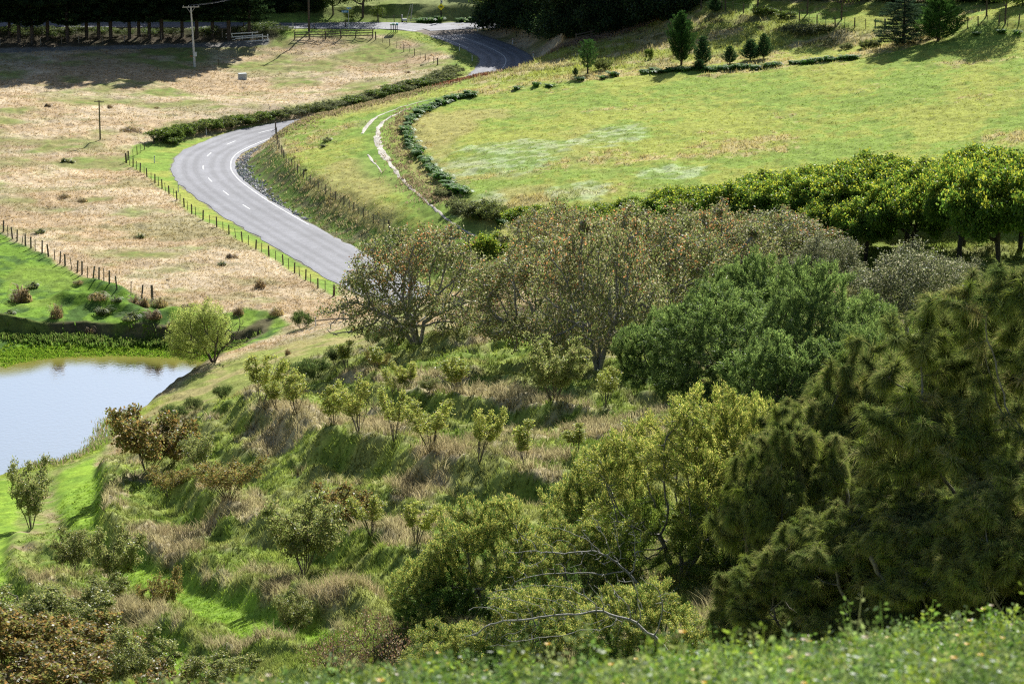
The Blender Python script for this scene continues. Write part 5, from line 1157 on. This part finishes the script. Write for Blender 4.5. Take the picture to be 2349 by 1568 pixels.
# edge marker posts
def marker(u, v, lab, red=False, hh=1.0):
    e, p = place('marker_post', u, v, lab, 'marker post', 'white road edge marker posts', random.uniform(-.3, .3)); e.rotation_euler[0] = random.uniform(-.04, .04)
    G = Geo(); G.box((0, 0, hh*.5-.15), (.13, .06, hh+.3), 0, (.72, .73, .74)); G.obj('post', M_PAINT, e)
    G = Geo(); G.box((0, -.035, hh*.84), (.11, .012, .14), 0, (.45, .03, .02) if red else (.12, .12, .12)); G.obj('reflector', M_PAINT, e)
for u, v, lab, red in [(473.5,308,'marker post in front of the hedge at the outer bend',1),(354.5,373,'marker post on the gravel patch by the fence corner',0),(409,440,'marker post at the second gravel patch',0),(550.7,378,'red-topped marker post at the inner bend by the rocks',1),(602,432,'marker post in the rock gully',0),
   (1096,72,'dark-topped marker post at the junction corner',1),(1176,101,'marker post under the trees on the far bend',1),(1223,132,'leaning marker post at the edge of the rough bank',1),(1054,116,'marker post on the shaded inner verge',0),(1083,140,'marker post on the tan patch near the far bend',0),(672,66,'white post by the thin roadside fence',0),(716,232,'short white peg by the culvert rail',0),(802,65,'white post beside the side road',0)]:
    if u == 716: u, v = 724, 748
    marker(u, v, lab, red)
e, p = place('gate_post', 501, 151, 'thin lone post right of the power pole', 'post'); G = Geo(); G.tube([(0, 0, -.3), (0, 0, 1.15)], [.05, .045], 6, (.10, .08, .06)); G.obj('post', M_WOOD, e)
# letterboxes
e, p = place('letterboxes', 904, 74, 'cluster of letterboxes on dark posts at the junction', 'letterbox'); k = pxm(p)
for i, (x, c) in enumerate([(-.50, (.55, .62, .58)), (-.12, (.12, .25, .2)), (.22, (.62, .66, .68)), (.52, (.10, .28, .42))]):
    G = Geo(); G.box((x, 0, .55), (.13, .13, 1.3), 0, (.09, .07, .06)); G.obj('post', M_WOOD, e)
    G = Geo(); G.box((x, -.02, 1.34), (.34, .55, .28), 0, c); G.box((x, -.02, 1.5), (.38, .6, .05), 0, tuple(min(1, q*1.3) for q in c)); G.obj('letterbox', M_PAINT, e)
# street name signs
e, p = place('street_sign', 800, 70, 'two blue street name blades on a thin white pole', 'street sign'); k = pxm(p); h = (70-18)/k/.98
G = Geo(); G.tube([(0, 0, -.3), (0, 0, h)], .035, 7, (.6, .62, .64)); G.obj('pole', M_PAINT, e)
for x0, x1, z, hh in ((-.32, .48, h-.14, .22), (-1.15, -.05, h-.72, .30)):
    G = Geo(); G.box(((x0+x1)/2, -.05, z), (x1-x0, .03, hh), 0, (.01, .20, .50)); b = G.obj('sign_blade', M_PAINT, e); G = Geo(); n = int((x1-x0)/.14)
    for j in range(n):
        if j % 4 != 2: G.box((x0+.09+j*.135, -.068, z+.02), (.07+.03*(j % 2), .006, .10+.03*(j % 3 == 0)), 0, (.75, .78, .8))
    G.obj('lettering', M_PAINT, b)
# horse and rider warning sign
e, p = place('warning_sign', 1012, 50, 'yellow diamond sign with a black horse and rider on a dark post', 'road sign'); k = pxm(p); zc = (50-15.5)/k/.98; r = 7.7/k
G = Geo(); G.tube([(0, 0, -.4), (0, 0, zc+1.35)], [.13, .11], 8, (.05, .045, .04)); G.obj('post', M_WOOD, e)
def flat(name, pts, y, mat, parent, col, th=.012):
    pts = np.array(pts, float); n = len(pts); V = np.concatenate([np.stack([pts[:, 0], np.full(n, y), pts[:, 1]], 1), np.stack([pts[:, 0], np.full(n, y+th), pts[:, 1]], 1)])
    F = [np.array([list(range(n))]), np.array([list(range(n, 2*n))[::-1]]), np.array([[i, n+i, n+(i+1) % n, (i+1) % n] for i in range(n)])]
    return obj(name, mesh_data(name, V, F, mat, np.full((2*n, 3), col)), parent)
pl = flat('sign_plate', [(0, zc-r), (r, zc), (0, zc+r), (-r, zc)], -.17, M_PAINT, e, (.95, .82, .01), .02)
hx = np.array([(-.86,.05),(-.62,.22),(-.30,.20),(-.22,.26),(-.26,.50),(-.20,.62),(-.24,.74),(-.12,.82),(-.02,.74),(-.05,.62),(.04,.48),(.14,.30),(.20,.24),(.42,.38),(.52,.56),(.60,.50),(.80,.34),(.78,.26),(.60,.28),(.46,.10),(.42,-.08),(.62,-.20),(.60,-.46),(.52,-.46),(.50,-.26),(.28,-.18),(.26,-.50),(.18,-.50),(.16,-.14),(-.28,-.14),(-.40,-.30),(-.30,-.54),(-.40,-.54),(-.54,-.30),(-.52,-.12),(-.66,-.28),(-.62,-.52),(-.72,-.52),(-.78,-.26),(-.64,.06),(-.80,.0)])
flat('horse_rider_symbol', [(x*r*.62, zc+z*r*.62) for x, z in hx], -.178, M_PAINT, pl, (.012, .012, .012), .006)
G = Geo(); G.box((.08, -.16, zc+r+.32), (.36, .03, .42), 0, (.7, .72, .74)); b = G.obj('upper_plate', M_PAINT, e)
G = Geo(); G.box((.08, -.179, zc+r+.30), (.18, .006, .2), 0, (.05, .05, .06)); G.obj('plate_symbol', M_PAINT, b)
# leaning pole frame and white board
e, p = place('pole_frame', 940, 50, 'pale leaning poles with a small white boarded stand beyond the road', 'frame'); k = pxm(p)
def fr(u, v, y=0): return np.array([(u-940)/k, y, (50-v)/k/.98])
for a, b in (((934,42),(943,10)),((944,42),(946.5,10)),((941,48),(946,12))): G = Geo(); G.tube([fr(*a), fr(*b, .3)], .05, 6, (.5, .47, .4)); G.obj('leaning_pole', M_WOOD, e)
G = Geo(); G.box(fr(928, 45), (.85, .6, .3), 0, (.55, .56, .57)); G.box(fr(922.5, 40), (.12, .6, .9), 0, (.6, .6, .6)); G.obj('board', M_PAINT, e)
G = Geo(); G.beam(fr(934, 41), fr(968, 46), .05, .08, (.35, .33, .3)); G.beam(fr(934, 46), fr(968, 49), .05, .08, (.35, .33, .3)); G.obj('rail', M_WOOD, e)
for u in (924, 933): G = Geo(); G.box(fr(u, 50), (.15, .15, .5), 0, (.06, .05, .05)); G.obj('leg', M_WOOD, e)
# ------------------------------------------------------------ grass
RNG = np.random.default_rng(99)
def tufts(name, n, per, y0, y1, xs, accept, hk, wk, label, mat=None, lean=(-.12, -.10), spread=.45, vary=(.55, 1.5), tipc=1.25, seg=2, cat='grass', rad=.12):
    """grass in tufts, denser towards the camera so that the cover looks even"""
    d = 1/(RNG.uniform(1/y1, 1/y0, n)); x = RNG.uniform(-xs, xs, n)*(d*.9+18); y = d
    keep = accept(x, y); x, y = x[keep], y[keep]; n = len(x)
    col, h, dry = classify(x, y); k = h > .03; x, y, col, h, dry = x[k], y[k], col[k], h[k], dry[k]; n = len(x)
    tone = RNG.uniform(vary[0], vary[1], (n, 1)); col = col*tone
    hh = h*hk(x, y, dry)*RNG.uniform(.6, 1.35, n)*(.7+.7*fbm(x, y, 1.6, 2, 66))
    x = np.repeat(x, per); y = np.repeat(y, per); col = np.repeat(col, per, 0); hh = np.repeat(hh, per)*RNG.uniform(.6, 1.15, n*per); m = n*per
    a = RNG.uniform(0, 2*math.pi, m); r = RNG.uniform(0, 1, m)*rad*(1+2*hh); x = x+np.cos(a)*r; y = y+np.sin(a)*r
    z = zt(x, y)-.03; b = np.stack([x, y, z], 1); w = wk(y)*RNG.uniform(.7, 1.3, m)
    t = RNG.uniform(0, math.pi, m); s = np.stack([np.cos(t), np.sin(t), np.zeros(m)], 1)*w[:, None]*.5
    ld = np.stack([np.cos(a)*spread+lean[0]+RNG.normal(0, .15, m), np.sin(a)*spread+lean[1]+RNG.normal(0, .15, m), np.zeros(m)], 1)*hh[:, None]
    col = col*RNG.uniform(.85, 1.15, (m, 1))
    if seg == 2:
        mid = b+ld*.35+np.array([0, 0, 1.])*hh[:, None]*.6; tip = b+ld*1.05+np.array([0, 0, 1.])*hh[:, None]*.98
        V = np.stack([b-s, b+s, mid+s*.75, mid-s*.75, tip], 1).reshape(-1, 3); o = (np.arange(m)*5)[:, None]; F = [o+np.array([0, 1, 2, 3]), o+np.array([3, 2, 4])]
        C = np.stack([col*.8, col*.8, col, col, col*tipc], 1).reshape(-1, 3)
    else:
        tip = b+ld+np.array([0, 0, 1.])*hh[:, None]; V = np.stack([b-s, b+s, tip], 1).reshape(-1, 3); F = [(np.arange(m)*3)[:, None]+np.array([0, 1, 2])]
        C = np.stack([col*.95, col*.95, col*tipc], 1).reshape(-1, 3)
    o = obj(name, mesh_data(name, V, F, mat or M_GRASS, np.clip(C, 0, .9))); tag(o, label, cat, kind='stuff'); return o
INV = lambda x, y: np.abs(x) < 1e9
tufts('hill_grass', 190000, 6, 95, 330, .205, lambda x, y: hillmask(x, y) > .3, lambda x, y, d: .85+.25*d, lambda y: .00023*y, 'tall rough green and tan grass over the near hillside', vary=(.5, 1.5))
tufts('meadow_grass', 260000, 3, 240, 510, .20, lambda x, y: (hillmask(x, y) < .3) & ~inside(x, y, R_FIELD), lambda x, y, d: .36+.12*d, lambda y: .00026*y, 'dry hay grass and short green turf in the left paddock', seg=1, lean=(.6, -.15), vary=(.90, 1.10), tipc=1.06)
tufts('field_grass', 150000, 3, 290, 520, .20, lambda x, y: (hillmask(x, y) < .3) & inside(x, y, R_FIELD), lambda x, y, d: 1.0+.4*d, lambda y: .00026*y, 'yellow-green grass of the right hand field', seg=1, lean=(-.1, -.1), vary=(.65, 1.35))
# plumed dry grass along the top of the road bank and in drifts on the hillside
BANKT = UP([(1020,186,6.0),(1100,168,7),(1213,129,7.5),(1340,96,9.4),(1450,68,11),(1560,38,13)])
def band(n, P, w, hgt, cols, name, label, per=5, ww=.00016):
    k = RNG.integers(0, len(P)-1, n); t = RNG.uniform(0, 1, (n, 1)); q = P[k]*(1-t)+P[k+1]*t; x = q[:, 0]+RNG.normal(0, w, n); y = q[:, 1]+RNG.normal(0, w, n)
    G = []; m = n*per; x = np.repeat(x, per)+RNG.normal(0, .15, m); y = np.repeat(y, per)+RNG.normal(0, .15, m); z = zt(x, y)-.03; h = hgt*RNG.uniform(.6, 1.2, m); b = np.stack([x, y, z], 1)
    t = RNG.uniform(0, 3.14, m); s = np.stack([np.cos(t), np.sin(t), 0*t], 1)*(ww*y/2)[:, None]; ld = np.stack([RNG.normal(-.15, .25, m), RNG.normal(-.1, .25, m), np.ones(m)], 1)*h[:, None]
    V = np.stack([b-s, b+s, b+ld*.8+s*1.2, b+ld*.8-s*1.2, b+ld], 1).reshape(-1, 3); o = (np.arange(m)*5)[:, None]; c = pick(RNG, m, cols, [1]*len(cols), .25)
    o_ = obj(name, mesh_data(name, V, [o+np.array([0, 1, 2, 3]), o+np.array([3, 2, 4])], M_GRASS, np.repeat(c, 5, 0))); tag(o_, label, 'grass', kind='stuff')
band(2200, BANKT, 1.3, .55, [(.30, .22, .17), (.24, .17, .13), (.34, .27, .19)], 'plumed_grass', 'purple-brown plumed grass along the crest beside the far bend')
band(1500, UP([(1000,190,6.2),(1040,182,6.6),(1100,168,7)]), 1.2, .5, [(.20, .09, .06), (.26, .13, .08), (.16, .08, .05)], 'russet_grass', 'dark russet weeds at the end of the road hedge')
band(1500, UP([(640,300,3.6),(700,268,4),(847,238,5),(948,213,5.7),(1032,187,6.4)]), 2.0, .3, [(.40, .32, .22), (.26, .20, .13), (.22, .22, .09)], 'verge_grass', 'dry grass fringe on the bank edge opposite the hedge')
band(450, UP([(632,300,3.2),(636,332,3.2),(656,372,3),(700,413,2.6),(745,444,2.4),(787,468,2.2),(839,500,2)]), 1.5, .3, [(.42, .35, .22), (.28, .24, .11)], 'fence_grass', 'dry grass along the bank-top fence')
band(500, UP([(940,262,5),(905,330,4.5),(930,400,4.2),(985,450,4),(1030,470,4)]), 1.3, .3, [(.38, .30, .2), (.26, .19, .13)], 'track_side_grass', 'brown grass between the farm track and the agapanthus')
band(500, UP([(935,265,5),(905,330,4.5),(930,400,4.2),(985,450,4),(1030,470,4)]), .8, .3, [(.33, .27, .17), (.20, .15, .1)], 'track_weeds', 'short weeds by the agapanthus row')
# reeds on the shore
band(1500, Pz(*np.array([(0,826),(60,812),(150,804),(300,802),(430,806),(490,815)]).T, -3.8), 1.5, .22, [(.20, .33, .03), (.15, .28, .03), (.28, .38, .05)], 'shore_grass', 'bright green rushes along the far pond shore', 10, .0002)
SCT = [(0,776),(68,781),(119,779),(187,777),(238,779),(340,784),(394,784),(470,792),(536,798),(575,789)]
band(420, Pz(*np.array(SCT).T-np.array([[0], [26]]), -1.9), .7, .55, [(.14, .24, .04), (.20, .28, .06), (.10, .16, .04)], 'scarp_grass', 'green tussocks overhanging the earth scarp', 7, .0003)
band(200, Pz(*np.array(SCT).T+np.array([[0], [4]]), -3.4), .5, .6, [(.11, .17, .04), (.16, .20, .06)], 'scarp_foot_grass', 'dark tussocks at the foot of the earth scarp', 8, .0003)
band(500, Pz(*np.array([(290,945),(255,965),(236,1000),(215,1030),(170,1058),(60,1085)]).T, -3.9), .7, .5, [(.36, .30, .20), (.2, .28, .06)], 'near_shore_grass', 'thin seeding grass along the near pond shore', 4)
# rocks in the roadside gully
def rocks():
    P = UP([(612,335,.0),(585,348,0),(560,362,0),(548,382,0),(556,402,0),(580,425,0),(610,448,0),(645,475,0),(690,500,-.2)]); n = 1500; k = RNG.integers(0, len(P)-1, n); t = RNG.uniform(0, 1, (n, 1)); q = P[k]*(1-t)+P[k+1]*t
    x = q[:, 0]+RNG.normal(0, .55, n)+.3; y = q[:, 1]+RNG.normal(0, .55, n); d = seg_dist(x, y, ROAD)[0]; m = d > HW+.3; x, y = x[m], y[m]; n = len(x); z = zt(x, y)+.02
    U = np.array([(1,0,0),(-1,0,0),(0,1,0),(0,-1,0),(0,0,1),(0,0,-1)], float); Fo = np.array([(0,2,4),(2,1,4),(1,3,4),(3,0,4),(2,0,5),(1,2,5),(3,1,5),(0,3,5)])
    s = RNG.uniform(.09, .24, (n, 1, 1)); V = np.stack([x, y, z], 1)[:, None]+(U[None]+RNG.normal(0, .3, (n, 6, 3)))*s*np.array([1, 1, .75]); F = Fo[None]+(np.arange(n)*6)[:, None, None]
    c = pick(RNG, n, [(.42, .41, .39), (.30, .29, .28), (.50, .48, .45)], [3, 3, 2]); tag(obj('rock_rubble', mesh_data('rock_rubble', V.reshape(-1, 3), F.reshape(-1, 3), M_ROCK, np.repeat(c, 6, 0))), 'pale broken rocks lining the gully inside the bend', 'rocks', kind='stuff')
rocks()
# foreground weeds on the crest right below the camera
def weeds():
    n = 8500; x = RNG.uniform(-9, 9, n); y = RNG.uniform(17, 32.5, n); z = base_z(x, y); C = []; S_ = []; AX = []; L = []; G = Geo(); cc = []
    h = RNG.uniform(.10, .40, n)*(.25+1.5*fbm(x, y, .8, 2, 14)); tall = RNG.uniform(0, 1, n) < .02; h = np.where(tall, h*1.4+.06, h)*np.interp(x, [-5, -1, 4], [.75, .9, 1.]); lnx = RNG.normal(0, .12, n); lny = RNG.normal(0, .12, n)
    per = 30; t = RNG.uniform(.05, 1, (n, per)); p = np.stack([x[:, None]+lnx[:, None]*h[:, None]*t, y[:, None]+lny[:, None]*h[:, None]*t, z[:, None]+h[:, None]*t], -1)
    a = RNG.uniform(0, 6.283, (n, per)); r = (.02+.05*(1-t))*RNG.uniform(.3, 1.6, (n, per)); p[..., 0] += np.cos(a)*r; p[..., 1] += np.sin(a)*r
    ax = np.stack([np.cos(a), np.sin(a), np.full(a.shape, .6)], -1).reshape(-1, 3); p = p.reshape(-1, 3); V, F = leaf_quads(p, .05, .026, RNG, ax, .2)
    base = pick(RNG, n, [(.12, .21, .06), (.22, .30, .06), (.15, .22, .11), (.25, .29, .16)], [3, 2.2, 4, 2]); patch = fbm(x, y, 1.5, 2, 3)[:, None]; base = base*(.42+.8*patch)
    c = np.repeat(base, per, 0)*RNG.uniform(.8, 1.25, (n*per, 1)); c = np.repeat(c, 4, 0)
    b = np.stack([x, y, z-.05], 1); tp = np.stack([x+lnx*h, y+lny*h, z+h], 1); s = np.tile(np.array([[.0028, 0, 0]]), (n, 1)); SV = np.stack([b-s, b+s, tp+s*.5, tp-s*.5], 1).reshape(-1, 3); SF = np.arange(4*n).reshape(n, 4)+len(V)
    tag(obj('foreground_weeds', mesh_data('foreground_weeds', np.concatenate([V, SV]), [F, SF], M_LEAF, np.concatenate([c, np.repeat(base*.8, 4, 0)]))), 'blurred bright green weeds along the bottom edge', 'weeds', kind='stuff')
    k = RNG.choice(n, 420, replace=False); k = k[(h[k] > .15)]; G = []; cs = []
    P = tp[k]+[0, 0, .01]; m = len(k); pet = 9; a = np.tile(np.arange(pet)*6.283/pet, m); c0 = np.repeat(P, pet, 0); d = np.stack([np.cos(a), np.sin(a), np.full(len(a), .35)], 1); s = np.stack([-np.sin(a), np.cos(a), 0*a], 1); r = .028
    V = np.stack([c0, c0+d*r*.6+s*r*.3, c0+d*r, c0+d*r*.6-s*r*.3], 1).reshape(-1, 3); F = np.arange(len(V)).reshape(-1, 4); fc = np.where((RNG.uniform(0, 1, m) < .62)[:, None], [[.85, .50, .02]], [[.50, .36, .26]]); fc = np.repeat(fc, pet*4, 0)
    tag(obj('weed_flowers', mesh_data('weed_flowers', V, F, M_LEAF, fc)), 'small yellow daisies and brown seed heads among the foreground weeds', 'flowers', kind='stuff')
weeds()
